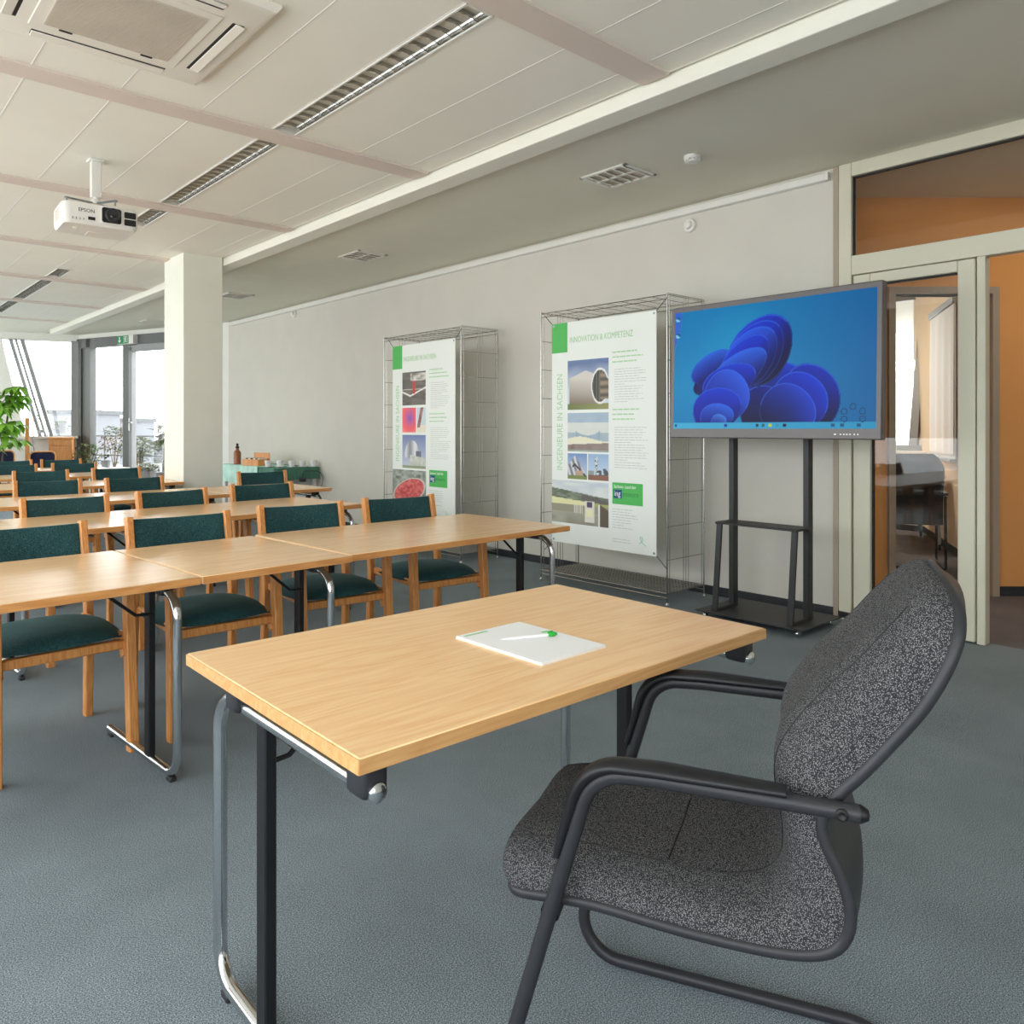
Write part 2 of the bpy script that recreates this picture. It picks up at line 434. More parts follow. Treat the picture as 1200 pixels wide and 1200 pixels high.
# ------------------------------------------------------------------ glazed partition, corridor and room beyond
t = MB(); X0, X1 = XR - .03, XR + .045
YP = -1.2
t.span((X0, 2.252, 0), (X1, 2.336, CZ), .004)                       # left post
t.span((X0, YP + .081, 2.862), (X1, 2.2515, CZ), .004)                        # head
t.span((X0, YP + .081, 2.2255), (X1, 2.2515, 2.35), .004)                     # transom
t.span((X0, 1.482, 0), (X1, 1.528, 2.225), .004)                     # door post
t.span((X0, .42, 0), (X1, .5, 2.225), .004); t.span((X0, YP, 0), (X1, YP + .08, CZ), .004)
d2 = struct('door_2', t, M_frame)
g = MB(); x = XR - .006
for a, b in (((x, YP + .08, 2.852), (x + .02, 2.253, 2.863)), ((x, YP + .08, 2.349), (x + .02, 2.253, 2.354)), ((x, 2.242, 2.35), (x + .02, 2.253, 2.86))):
    g = MB(); g.span(a, b); g.build('gasket', M_gasket, d2)
g = MB(); g.span((XR, YP + .08, 2.34), (XR + .008, 2.255, 2.87)); g.build('window_pane', M_glass2, d2)
g = MB(); g.span((XR, YP + .08, .0), (XR + .03, .42, 2.23)); g.build('side_panel', M_frame, d2)
t = MB(); xl0, xl1 = XR - .038, XR + .03
t.span((xl0, 2.128, .01), (xl1, 2.236, 2.218), .005); t.span((xl0, 1.533, .01), (xl1, 1.626, 2.218), .005)
t.span((xl0, 1.6265, 2.152), (xl1, 2.1275, 2.218), .004); t.span((xl0, 1.6265, .01), (xl1, 2.1275, .12), .004)
leaf2 = t.build('door_leaf', M_frame, d2)
g = MB(); x = XR - .012
g.span((x, 1.62, 2.142), (x + .02, 2.13, 2.153)); g.build('gasket', M_gasket, leaf2)
g = MB(); g.span((x, 2.117, .1), (x + .02, 2.129, 2.15)); g.build('gasket', M_gasket, leaf2)
g = MB(); g.span((XR - .004, 1.61, .11), (XR + .004, 2.14, 2.16)); g.build('window_pane', M_glass2, leaf2)
# rest of the right wall towards the camera side
w = MB(); w.span((XR, YB - .2, 0), (XR + .14, YP, CZ + .1)); struct('wall_right', w, M_wall)
# corridor
f = MB(); f.span((XR + .05, -3.2, -.1), (14.5, 8, 0)); struct('floor', f, M_carpet2)
c = MB(); c.span((XR + .1, -3.2, CZ), (14.5, 8, CZ + .2)); struct('ceiling', c, M_ceil_strip)
# the orange wall runs at an angle to the partition
EC = Vector((.7425, -.6698)); OC = Vector((.6698, .7425)) * 5.76
S0, S1, DZ = 2.83, 3.545, 2.235
w = MB()
for a, b, z0, z1 in ((1.6, S0, 0, CZ), (S1, 5.2, 0, CZ), (S0, S1, DZ, CZ)): fbox(w, OC, EC, a, b, z0, z1, 0, .12)
struct('wall_corridor', w, M_orange)
q = OC + EC * 5.15
w = MB(); w.span((q.x, -3.1, 0), (q.x + .1, q.y + .05, CZ)); struct('wall_corridor', w, M_orange)
w = MB(); w.span((XR + .05, -3.2, 0), (14.5, -3.1, CZ)); struct('wall_corridor', w, M_orange)
w = MB(); fbox(w, OC, EC, S1 + .06, 5.1, 0, .07, -.012, .01); fbox(w, OC, EC, 1.8, S0 - .06, 0, .07, -.012, .01); struct('baseboard_corridor', w, M_base)
t = MB()
for a, b, z0, z1 in ((S0 - .05, S0, 0, DZ + .05), (S1, S1 + .05, 0, DZ + .05), (S0, S1, DZ, DZ + .05)): fbox(t, OC, EC, a, b, z0, z1, -.03, .14)
d3 = struct('door_3', t, M_taupe)
A, B_ = Vector((6.74, 1.86)), Vector((10.2, 3.78)); ew = (B_ - A).normalized()
lf = MB(); fbox(lf, A, ew, .08, .78, .01, 2.23, .03, .07); lf.build('door_leaf', M_white, d3)
# room beyond: angled side wall, window front leaning outwards
w = MB(); fbox(w, A, ew, .02, (B_ - A).length + .4, 0, CZ, -.12, 0)
struct('wall_office', w, M_peach)
w = MB(); fbox(w, A, ew, .9, (B_ - A).length - .25, 0, .07, 0, .012); struct('baseboard_office', w, M_base)
w = MB(); w.span((XR + .14, 7.9, 0), (11, 8, CZ)); struct('wall_office', w, M_peach)
facade('window_4', 'wall_window', 2.9, 7.9, 9.9, 1, [3.62, 3.78, 4.9, 6.0, 7.1, 7.85], .93, CZ)
w = MB(); w.span((9.885, 3.2, 0), (9.9, 7.9, .07), .004); struct('baseboard_window', w, M_base)

# ------------------------------------------------------------------ ceiling things
def lamp(y0, y1, label, grp):
    L = y1 - y0; t = thing('ceiling_light', label, 'ceiling light', (2.0275, (y0 + y1) / 2, CZ), 0, grp)
    h = MB()
    for sx in (-1, 1):
        h.span((sx * .062, -L / 2, -.006), (sx * .0745, L / 2, .075), .002)
    h.span((-.07, -L / 2, .07), (.07, L / 2, .078)); h.span((-.07, -L / 2, -.004), (.07, -L / 2 + .012, .07)); h.span((-.07, L / 2 - .012, -.004), (.07, L / 2, .07))
    h.build('housing', M_white, t)
    rf = MB()
    for sx in (-1, 1):
        pr = [(sx * (.06 - .045 * (q / 6) ** 2), .062 * q / 6) for q in range(7)]
        for a, b in zip(pr[:-1], pr[1:]):
            rf.quad((a[0], -L / 2 + .012, a[1]), (b[0], -L / 2 + .012, b[1]), (b[0], L / 2 - .012, b[1]), (a[0], L / 2 - .012, a[1]))
    rf.build('reflector', M_mirror, t, fix=False)
    tb = MB(); tb.tube([(0, -L / 2 + .03, .05), (0, L / 2 - .03, .05)], .008, 10); tb.build('tube', M_paper, t)
    n = int(L / .085); lv = MB(); lv.span((-.0015, -L / 2 + .013, .029), (.0015, L / 2 - .013, .0315))
    for i in range(1, n):
        y = -L / 2 + L * i / n
        pr = [(-.06, 0), (-.03, .008), (0, .011), (.03, .008), (.06, 0)]
        top = [(.052, .03), (.03, .03), (0, .03), (-.03, .03), (-.052, .03)]
        poly = pr + top
        M = Matrix.Translation((0, y + .002, 0)) @ Matrix.Rotation(PI / 2, 4, 'X')
        lv.prism(poly, .005, M)
    lv.build('louvre', M_blade, t)
    return t
LL = ['louvred ceiling light in the bay in front of the first cross batten', 'louvred ceiling light nearest in view, between first and second cross battens',
      'louvred ceiling light beside the air conditioner, up to the third batten', 'short louvred ceiling light half hidden behind the projector',
      'short louvred ceiling light starting the far light line beyond the projector', 'louvred ceiling light in the middle of the far light line',
      'louvred ceiling light at the far end of the light line, nearest the gable window']
for (a, b), l in zip(LAMPS[1:], LL[1:]): lamp(a, b, l, 'louvred ceiling lights')

# air conditioner cassette
ac = thing('air_conditioner', 'cream square air conditioner cassette set in the ceiling', 'air conditioner', (.955, 3.42, CZ))
a = MB()
a.rings([[(sx * q, sy * q, z) for sx, sy in ((-1, -1), (1, -1), (1, 1), (-1, 1))] for q, z in ((.462, -.0), (.462, -.01), (.448, -.03), (.425, -.036), (.285, -.04), (.28, -.03))], True, False)
a.build('panel', M_cream, ac, 20)
a = MB()
for i in range(4):
    Mr = Matrix.Rotation(i * PI / 2, 4, 'Z')
    a.add([(sx * .27, .362 + sy * .024, -.0375) for sx, sy in ((-1, -1), (1, -1), (1, 1), (-1, 1))] + [(sx * .27, .362 + sy * .024, -.0385) for sx, sy in ((-1, -1), (1, -1), (1, 1), (-1, 1))], [[0, 1, 2, 3], [4, 5, 6, 7], [0, 1, 5, 4], [1, 2, 6, 5], [2, 3, 7, 6], [3, 0, 4, 7]], 0, Mr)
a.build('outlet_slot', M_dark, ac)
for i in range(4):
    Mr = Matrix.Rotation(i * PI / 2, 4, 'Z')
    a = MB(); a.box((0, .372, -.041), (.535, .04, .006), .002, Matrix.Rotation(R(-9), 3, 'X')); a.build('air_flap', M_cream, ac, M=Mr)
a = MB(); a.span((-.292, -.292, -.0445), (.292, .292, -.036), .003)
fr_ = a.build('intake_frame', M_cream, ac)
a = MB(); a.span((-.246, -.246, -.0455), (.246, .246, -.044))
for i in range(44):
    y = -.24 + i * .48 / 43; a.span((-.244, y - .003, -.049), (.244, y + .003, -.045))
a.build('grille', M_grille, fr_)
for sx in (-1, 1):
    a = MB(); a.box((sx * .16, .258, -.046), (.05, .012, .006), .002); a.build('latch', M_dark, fr_)

# projector on its mount
pm = thing('projector_mount', 'pale ceiling pole mount holding up the white projector', 'mount', (1.352, 5.465, CZ))
a = MB(); a.span((-.045, -.045, -.012), (.045, .045, 0), .004); a.span((-.03, -.02, -.24), (.03, .02, -.01), .004); a.build('pole', M_white, pm)
a = MB(); a.lathe([(.02, 0), (.03, .004), (.03, .03), (.018, .036), (.018, .06)], 16, Matrix.Translation((0, 0, -.285))); a.build('joint', M_white, pm)
for ang in (20, 110, 200, 290):
    c_, s_ = math.cos(R(ang)), math.sin(R(ang))
    a = MB(); a.bar([(0, 0, -.275), (c_ * .2, s_ * .2, -.285)], .025, .008); a.tube([(c_ * .19, s_ * .19, -.285), (c_ * .19, s_ * .19, -.315)], .006, 8)
    a.build('arm', M_steel, pm)
pj = thing('projector', 'white ceiling projector with a black lens and dark grilles', 'projector', (1.352, 5.465, CZ - .32))
hw, hd, hh = .215, .17, .135
def rrect(w, d, r, n=5):
    out = []
    for cx_, cy_, a0 in ((w - r, d - r, 0), (-w + r, d - r, 90), (-w + r, -d + r, 180), (w - r, -d + r, 270)):
        for i in range(n + 1):
            an = R(a0 + 90 * i / n); out.append((cx_ + r * math.cos(an), cy_ + r * math.sin(an)))
    return out
rs = []
for q, z in ((.93, 0), (.985, -.006), (1, -.02), (1, -.1), (.985, -.122), (.94, -hh)):
    rs.append([(x, y, z) for x, y in rrect(hw * q, hd * q, .045 * q)])
MP = Matrix.Rotation(R(-3), 4, 'Z')
a = MB(); a.rings(rs); a.build('body', M_white, pj, 30, M=MP)
a = MB()   # lens surround on front face (y = -hd)
M = Matrix.Translation((.055, -hd + .004, -.062)) @ Matrix.Rotation(PI / 2, 4, 'X')
a.prism(rrect(.062, .054, .016), .014, M); a.build('lens_surround', M_white, pj, M=MP)
a = MB(); a.prism(rrect(.055, .047, .014), .0005, Matrix.Translation((0, -.0145, 0)) @ M); ls = a.build('lens_recess', M_dark, pj, M=MP)
M2 = Matrix.Translation((.06, -hd - .01, -.062)) @ Matrix.Rotation(PI / 2, 4, 'X')
a = MB(); a.lathe([(.043, 0), (.045, .004), (.045, .018), (.038, .024), (.034, .02)], 28, M2); a.build('lens_ring', M_plastic, ls, M=MP)
a = MB(); a.lathe([(.034, .012), (.028, .017), (.016, .021), (.004, .023)], 24, M2); a.build('lens', M_lensglass, ls, M=MP)
for dz in (0, 1):
    a = MB(); a.prism(rrect(.034, .0195, .006), .003, Matrix.Translation((.163, -hd + .001, -.042 - dz * .046)) @ Matrix.Rotation(PI / 2, 4, 'X'))
    a.build('front_grille', M_dark, pj, M=MP)
a = MB()
for i in range(4):
    for j in range(7):
        a.span((-hw - .001, -.06 + j * .018, -.03 - i * .018), (-hw + .002, -.048 + j * .018, -.042 - i * .018))
a.build('side_vent', M_grille, pj, M=MP)
a = MB(); a.span((-.075, -hd - .001, -.105), (-.035, -hd + .01, -.085)); a.build('sensor_window', M_dark, pj, M=MP)
for i in range(4): a = MB(); a.span((-.16 + i * .02, -hd - .001, -.112), (-.157 + i * .02, -hd + .002, -.098)); a.build('status_light', M_dark, pj, M=MP)
a = MB(); a.span((-.04, .02, -hh - .003), (.06, .12, -hh + .002), .001); a.build('underside_cover', M_cream, pj, M=MP)
a = MB(); a.span((-.14, -.06, -hh - .008), (-.12, -.04, -hh + .004)); a.build('foot', M_cream, pj, M=MP)
def text(name, s, size, M, mat, parent, align='LEFT', depth=.0004, sx=1.0):
    cu = bpy.data.curves.new(name, 'FONT'); cu.body = s; cu.size = size; cu.align_x = align; cu.extrude = depth; cu.resolution_u = 3
    o = bpy.data.objects.new(name, cu); COL.objects.link(o)
    dg = bpy.context.evaluated_depsgraph_get(); me = bpy.data.meshes.new_from_object(o.evaluated_get(dg))
    bpy.data.objects.remove(o); bpy.data.curves.remove(cu)
    me.name = name; me.transform(Matrix.Diagonal((sx, 1, 1, 1))); me.transform(M); me.materials.clear(); me.materials.append(mat)
    o = bpy.data.objects.new(name, me); COL.objects.link(o); o.parent = parent; return o
FACE = Matrix.Rotation(PI / 2, 4, 'X')      # text plane turned upright, facing -Y
text('lettering', 'EPSON', .03, MP @ Matrix.Translation((-.13, -hd - .0005, -.06)) @ FACE, M_dark, pj)

def round_detector(name, label, cat, M, group=None, r=.06):
    o = bpy.data.objects.new(name, None); COL.objects.link(o); o.matrix_world = M; tag(o, label, cat, group); o.empty_display_size = .1
    a = MB(); a.lathe([(r * .8, 0), (r, .004), (r, .02), (r * .92, .027), (r * .5, .03), (.002, .031)], 28); a.build('body', M_white, o)
    return o
sd = round_detector('smoke_detector', 'round white smoke detector on the ceiling right of the vent', 'smoke detector', Matrix.Translation((4.1, 2.86, CZ)) @ Matrix.Rotation(PI, 4, 'X'), None, .052)
a = MB()
for i in range(10):
    an = i * PI / 5; a.box((.043 * math.cos(an), .043 * math.sin(an), .034), (.012, .016, .012), .001, Matrix.Rotation(an, 3, 'Z'))
a.lathe([(.036, .03), (.036, .044), (.02, .048), (.002, .048)], 20)
a.build('sensor_cage', M_white, sd)
MW = Matrix.Rotation(-PI / 2, 4, 'Y')
for y, z, l in ((3.5, 2.79, 'round white wall unit below the ceiling, above the large screen'), (10.05, 2.83, 'small round white wall unit high up near the pillar')):
    o = round_detector('wall_sounder', l, 'alarm', Matrix.Translation((XR, y, z)) @ MW, None, .052)
    a = MB(); a.lathe([(.03, .03), (.03, .05), (.025, .054), (.002, .055)], 20); a.build('cap', M_white, o)
def vent(y, label):
    t = thing('ceiling_vent', label, 'air vent', (4.055, y, CZ), 0, 'ceiling air vents')
    a = MB()
    for s in (-1, 1):
        a.span((s * .165, -.2, -.012), (s * .14, .2, .0), .002); a.span((-.165, s * .2, -.012), (.165, s * .18, 0), .002)
    a.span((-.01, -.19, -.011), (.01, .19, 0))
    a.build('frame', M_white, t)
    a = MB()
    for i in range(5):
        y_ = -.15 + i * .075
        a.box((0, y_, -.006), (.3, .052, .006), .001, Matrix.Rotation(R(24), 3, 'X'))
    a.build('slats', M_white, t)
    a = MB(); a.span((-.15, -.19, -.002), (.15, .19, -.0005)); a.build('backing', M_grille, t)
for y, l in ((3.43, 'slatted ceiling vent nearest the viewer, above the tall poster rack'), (6.7, 'slatted ceiling vent in the middle of the right ceiling strip'),
             (9.8, 'small slatted ceiling vent just right of the pillar top'), (13.0, 'slatted ceiling vent left of the pillar above the exit sign')): vent(y, l)
# exit sign
pt = fpt(CORN, E1, 1.22, 2.78, -.06)
ex = thing('exit_sign', 'green exit sign with arrow and running figure above terrace door', 'sign', pt, math.atan2(E1.y, E1.x))
a = MB(); a.span((-.0, -.06, -.075), (.42, .06, .075), .004); a.build('housing', M_white, ex)
a = MB(); a.span((.005, -.062, -.07), (.305, -.0601, .07)); a.build('face', M_exit, ex)
a = MB()
FM = Matrix.Translation((0, -.0625, 0)) @ FACE
a.prism([(.06, .05), (.085, .05), (.085, -.01), (.115, -.01), (.0725, -.055), (.03, -.01), (.06, -.01)], .0005, FM)
a.build('arrow', M_white, ex); a = MB()
a.prism([(.18, -.055), (.18, .055), (.28, .055), (.28, -.055), (.27, -.055), (.27, .045), (.19, .045), (.19, -.055)], .0005, FM)
a.build('door_mark', M_white, ex); a = MB()
a.prism([(.215, .03), (.235, .03), (.25, .0), (.24, -.005), (.232, .008), (.235, -.02), (.255, -.045), (.245, -.05), (.222, -.025), (.205, -.05), (.195, -.045), (.213, -.012), (.215, .01), (.2, -.0), (.195, .008)], .0005, FM)
a.lathe([(.011, 0), (.011, .0005)], 12, FM @ Matrix.Translation((.234, .036, 0)))
a.build('running_figure', M_white, ex)

# ------------------------------------------------------------------ folding tables
def table(w, d, left, right, label, topmat, group=None, loc=(0, 0, 0), rz=0, flip=False, H=.73, th=.028):
    """origin: floor under the middle of the top. Tube leg on the -y side, black post behind it (mirrored in y when flip)"""
    t = thing('folding_table', label, 'table', loc, rz, group)
    a = MB(); a.box((0, 0, H - th / 2), (w - .003, d, th), .0025); tp = a.build('table_top', [topmat], t)
    e = .0015
    for lo, hi in (((-w / 2 + .001, -d / 2 - e, H - th + .002), (w / 2 - .001, -d / 2 + .002, H - .002)), ((-w / 2 + .001, d / 2 - .002, H - th + .002), (w / 2 - .001, d / 2 + e, H - .002)),
                   ((-w / 2 - e * .2, -d / 2, H - th + .002), (-w / 2 + .003, d / 2, H - .002)), ((w / 2 - .003, -d / 2, H - th + .002), (w / 2 + e * .2, d / 2, H - .002))):
        a = MB(); a.span(lo, hi); a.build('edge_band', (M_edge if abs(hi[1] - lo[1]) < .1 else M_endband) if topmat is M_table else M_desk_edge, tp)
    S = -1 if flip else 1
    for sx, on in ((-1, left), (1, right)):
        if not on: continue
        x = sx * (w / 2 - .045); zt = H - th - .044; yl = -d / 2 + .085
        path = fillet([(x, S * (d / 2 - .03), zt), (x, S * yl, zt), (x, S * yl, .028), (x, S * (d / 2 - .1), .028)], [.085, .075], 9)
        fr = MB(); fr.tube(path, .0152, 16)
        lg = fr.build('leg_frame', M_chrome, t)
        a = MB(); a.bar([(x, S * (-d / 2 + .325), .03), (x, S * (-d / 2 + .325), zt)], .025, .042, up=(0, 1, 0)); a.build('leg_post', M_black, t)
        for yy in (-d / 2 + .2, d / 2 - .05):
            a = MB(); a.box((x, S * yy, H - th - .028), (.05, .06, .056), .012); a.build('hinge_bracket', M_plastic, t)
        a = MB(); a.lathe([(.001, -.004), (.0165, -.004), (.0165, .006), (.012, .01), (.001, .011)], 18, Matrix.Translation((x, S * (d / 2 - .02), zt)) @ Matrix.Rotation(-S * PI / 2, 4, 'X')); a.build('end_cap', M_chrome, t)
        a = MB(); a.tube([(x, S * (-d / 2 + .30), .56), (x - sx * .06, S * (-d / 2 + .30), .565), (x - sx * .21, S * (-d / 2 + .30), H - th - .004)], .006, 8); a.build('folding_strut', M_black, t)
        for yy in (yl + .05, d / 2 - .12):
            a = MB(); a.box((x, S * yy, .009), (.024, .035, .018), .003); a.build('foot_pad', M_plastic, t)
    return t
M_endband = wood('pale_end_edge', (244, 214, 172), (234, 198, 150), 1.3, .4, 1)
M_desk_edge = wood('desk_edge', (226, 176, 118), (206, 150, 92), 1.3, .4)
GT = 'seminar tables standing in rows'
desk = table(1.185, .755, True, True, 'beech front desk standing alone with a notepad on it', M_desk, None, (1.222, 1.422, 0), R(-.4), flip=True)

def row_table(x0, x1, yf, rz, left, right, label, depth=.8):
    """front left corner at (x0,yf) and length x1-x0 along the row direction"""
    w = x1 - x0; c, s = math.cos(R(rz)), math.sin(R(rz))
    cx_ = x0 + c * w / 2 - s * depth / 2; cy_ = yf + s * w / 2 + c * depth / 2
    return table(w, depth, left, right, label, M_table, GT, (cx_, cy_, 0), R(rz))
row_table(-.39, 1.0, 2.605, 4, True, True, 'first row seminar table at the left edge of the picture', .83)
row_table(1.003, 1.615, 2.70, 4.2, False, True, 'short first row seminar table between its two seams', .83)
row_table(1.618, 2.955, 2.765, 2.4, False, True, 'first row seminar table at the right end, nearest the poster rack', .83)
row_table(-.55, .83, 4.24, 4, True, True, 'second row seminar table at the left edge, behind the first row')
row_table(.833, 1.47, 4.345, 6, False, True, 'short second row seminar table between its two seams')
row_table(1.473, 2.80, 4.425, 6.5, False, True, 'second row seminar table at the right end, second from front')
row_table(-.1, 1.27, 5.93, 1, True, True, 'third row seminar table at the left edge')
row_table(1.273, 2.40, 5.955, 1, False, True, 'third row seminar table with a seam right of the pillar base')
row_table(2.403, 3.32, 5.975, 1, False, True, 'third row seminar table at the right end, below the buffet')
row_table(.3, 1.55, 7.58, 1, True, True, 'fourth row seminar table at the left edge')
row_table(1.553, 2.655, 7.60, 1, False, True, 'fourth row seminar table ending at the pillar')
row_table(.9, 2.7, 9.2, 1, True, True, 'fifth row seminar table left of the pillar')
row_table(1.2, 2.86, 10.75, 1, True, True, 'sixth and last row seminar table nearest the gable window')

# ------------------------------------------------------------------ green chairs
def make_chair():
    t = thing('conference_chair', 'x', 'chair')
    for sx in (-1, 1):
        x = sx * .222
        a = MB(); a.bar([(x + sx * .004, .265, 0), (x, .245, .40), (x, .225, .655)], .036, .046, up=(0, 1, 0), bev=.004); a.build('front_leg', M_chairwood, t)
        a = MB(); a.bar(fillet([(x + sx * .004, -.262, 0), (x, -.235, .44), (x, -.325, .835)], .5, 6), .03, .046, up=(0, 1, 0), bev=.004); a.build('rear_leg', M_chairwood, t)
        a = MB(); a.bar(fillet([(x, .25, .655), (x, -.05, .665), (x, -.285, .655)], .3, 5), .042, .02, bev=.004); a.build('armrest', M_chairwood_y, t)
        a = MB(); a.bar(fillet([(x * .93, -.25, .432), (x * .93, .2, .425), (x * .93, .232, .36)], .05, 6), .022, .035, bev=.004); a.build('side_rail', M_chairwood_y, t)
    a = MB(); a.span((-.215, .205, .39), (.215, .24, .425), .004); a.build('front_rail', M_chairwood, t)
    a = MB(); a.span((-.21, -.25, .40), (.21, -.225, .435), .004); a.build('back_rail', M_chairwood, t)
    rs = []     # domed seat cushion
    nx, ny = 16, 14
    def se(u, n=.55): return math.copysign(abs(u) ** n, u)
    top = []
    a = MB(); vs, fs = [], []
    for face in (0, 1):
        for j in range(ny + 1):
            for i in range(nx + 1):
                u, v = -1 + 2 * i / nx, -1 + 2 * j / ny
                # map square to rounded square
                k_ = math.sqrt(max(0, 1 - .28 * v * v)), math.sqrt(max(0, 1 - .28 * u * u))
                X, Y = u * k_[0] * .238, v * k_[1] * .252
                e = (1 - abs(u) ** 3) * (1 - abs(v) ** 3); e = max(0, e) ** .5
                Z = .437 + (.052 * e if face == 0 else -.02 * e)
                if face == 0: Z += .018 * (1 - u * u) * max(0, .4 + v * .6) - .006
                vs.append((X, Y, Z))
    o = (nx + 1) * (ny + 1)
    for j in range(ny):
        for i in range(nx):
            q = [j * (nx + 1) + i, j * (nx + 1) + i + 1, (j + 1) * (nx + 1) + i + 1, (j + 1) * (nx + 1) + i]
            fs.append(q); fs.append([x + o for x in q[::-1]])
    ed = [i for i in range(nx + 1)] + [(j + 1) * (nx + 1) - 1 for j in range(1, ny + 1)] + [ny * (nx + 1) + i for i in range(nx - 1, -1, -1)] + [j * (nx + 1) for j in range(ny - 1, 0, -1)]
    for p_, q_ in zip(ed, ed[1:] + ed[:1]): fs.append([p_, q_, q_ + o, p_ + o])
    a.add(vs, fs); a.build('seat', M_green, t, 60)
    a = MB(); rs = []    # upholstered back panel, hollow towards the sitter
    for j in range(13):
        zz = .645 + .175 * j / 12
        base = -.285 - (zz - .655) * .22
        th_ = .016 * math.sin(PI * min(1, max(0, (j + .35) / 12.7))) ** .4 + .002
        ring = []
        n = 18
        for i in range(n + 1):
            u = -1 + 2 * i / n; ring.append((u * .208, base - .03 * (1 - u * u) + th_ * (1 - u ** 8) ** .5 + .002, zz + .006 * u * u))
        for i in range(n, -1, -1):
            u = -1 + 2 * i / n; ring.append((u * .208, base - .03 * (1 - u * u) - th_ * .8, zz + .006 * u * u))
        rs.append(ring)
    a.rings(rs); a.build('backrest', M_green, t, 60)
    return t
chair0 = make_chair(); used = [False]
def place_chair(xl_, xr_, yl_, yr_, label):
    """tops of the two back posts, as seen from the front, left and right"""
    cx_, cy_ = (xl_ + xr_) / 2, (yl_ + yr_) / 2; ang = math.atan2(yr_ - yl_, xr_ - xl_)
    ang = max(-R(7), min(R(7), ang))
    o = chair0 if not used[0] else copy_tree(chair0); used[0] = True
    o.rotation_euler = (0, 0, PI + ang)
    o.location = (cx_ + math.sin(ang) * .32, cy_ - math.cos(ang) * .32, 0)
    o['label'] = label; o['group'] = 'green conference chairs'
    return o
place_chair(.425, .899, 3.76, 3.788, 'green beech chair in the first row, at the left picture edge')
place_chair(1.056, 1.528, 3.776, 3.776, 'green beech chair in the first row, second from the left')
place_chair(1.735, 2.19, 3.89, 3.85, 'green beech chair in the first row, third from the left')
place_chair(2.37, 2.84, 3.915, 3.875, 'green beech chair in the first row, at the right end by the poster rack')
place_chair(.888, 1.36, 5.192, 5.215, 'green beech chair in the second row, leftmost')
place_chair(1.53, 2.02, 5.29, 5.35, 'green beech chair in the second row, middle one')
place_chair(2.24, 2.72, 5.52, 5.50, 'green beech chair in the second row, right end in front of the buffet')
place_chair(1.15, 1.625, 6.99, 6.98, 'green beech chair in the third row, leftmost')
place_chair(1.765, 2.25, 6.9, 6.95, 'green beech chair in the third row, just left of the pillar')
place_chair(2.94, 3.42, 7.08, 7.05, 'green beech chair in the third row, right of the pillar below the cups')
place_chair(1.41, 1.89, 8.62, 8.60, 'green beech chair in the fourth row, left one')
place_chair(2.11, 2.6, 8.72, 8.74, 'green beech chair in the fourth row, right one near the pillar')
place_chair(1.45, 1.925, 10.25, 10.22, 'green beech chair in the fifth row, cut by the left picture edge')
place_chair(2.075, 2.545, 10.28, 10.25, 'green beech chair in the fifth row, right one')
place_chair(1.65, 2.12, 11.6, 11.58, 'green beech chair in the last row, left one')
place_chair(2.23, 2.68, 11.62, 11.58, 'green beech chair in the last row, right one below the wooden cabinet')

# ------------------------------------------------------------------ tweed armchair
ch = thing('armchair', 'dark grey tweed cantilever armchair with black tubular frame at the front desk', 'armchair', (1.2304, .8997, 0), R(26))
ST = [(.262, .424, .272, .430, .16), (.258, .422, .284, .447, .195), (.246, .421, .286, .470, .216), (.222, .423, .268, .492, .226), (.17, .430, .195, .504, .23), (.087, .434, .095, .503, .231),
      (-.028, .427, -.015, .490, .231), (-.135, .425, -.105, .484, .231), (-.22, .430, -.160, .490, .231), (-.275, .446, -.185, .505, .231),
      (-.300, .478, -.197, .53, .231), (-.304, .522, -.200, .565, .231), (-.290, .568, -.197, .605, .231), (-.270, .610, -.190, .648, .231),
      (-.265, .645, -.186, .692, .231), (-.286, .684, -.194, .735, .231), (-.325, .73, -.225, .788, .231), (-.365, .782, -.268, .84, .231),
      (-.402, .834, -.308, .882, .231), (-.43, .888, -.343, .924, .229), (-.446, .929, -.372, .956, .220), (-.452, .956, -.392, .977, .203),
      (-.453, .976, -.408, .991, .176), (-.450, .990, -.420, 1.000, .135), (-.445, .998, -.430, 1.006, .075)]
def resample(st, m):
    out = []
    n = len(st)
    for i in range(n - 1):
        p0, p1, p2, p3 = st[max(i - 1, 0)], st[i], st[i + 1], st[min(i + 2, n - 1)]
        for k_ in range(m):
            q = k_ / m
            out.append(tuple(.5 * (2 * b + (c - a_) * q + (2 * a_ - 5 * b + 4 * c - d_) * q * q + (-a_ + 3 * b - 3 * c + d_) * q ** 3) for a_, b, c, d_ in zip(p0, p1, p2, p3)))
    out.append(st[-1]); return out
SS = resample(ST, 3)
a = MB(); rs = []
for py, pz, qy, qz, wd in SS:
    ring = []
    n = 26
    for i in range(n + 1):
        th_ = PI * i / n; c_, s_ = math.cos(th_), math.sin(th_)
        x = wd * math.copysign(abs(c_) ** .62, c_); h_ = abs(s_) ** .62
        h_ *= 1 - .13 * math.exp(-(x / (wd * .55 + 1e-6)) ** 2) * (1 if wd > .2 else .3)   # hollowed middle
        ring.append((x, py + (qy - py) * h_ * 1.06, pz + (qz - pz) * h_ * 1.06))
    rs.append(ring)
a.rings(rs); cush = a.build('cushion', M_tweed, ch, 70)
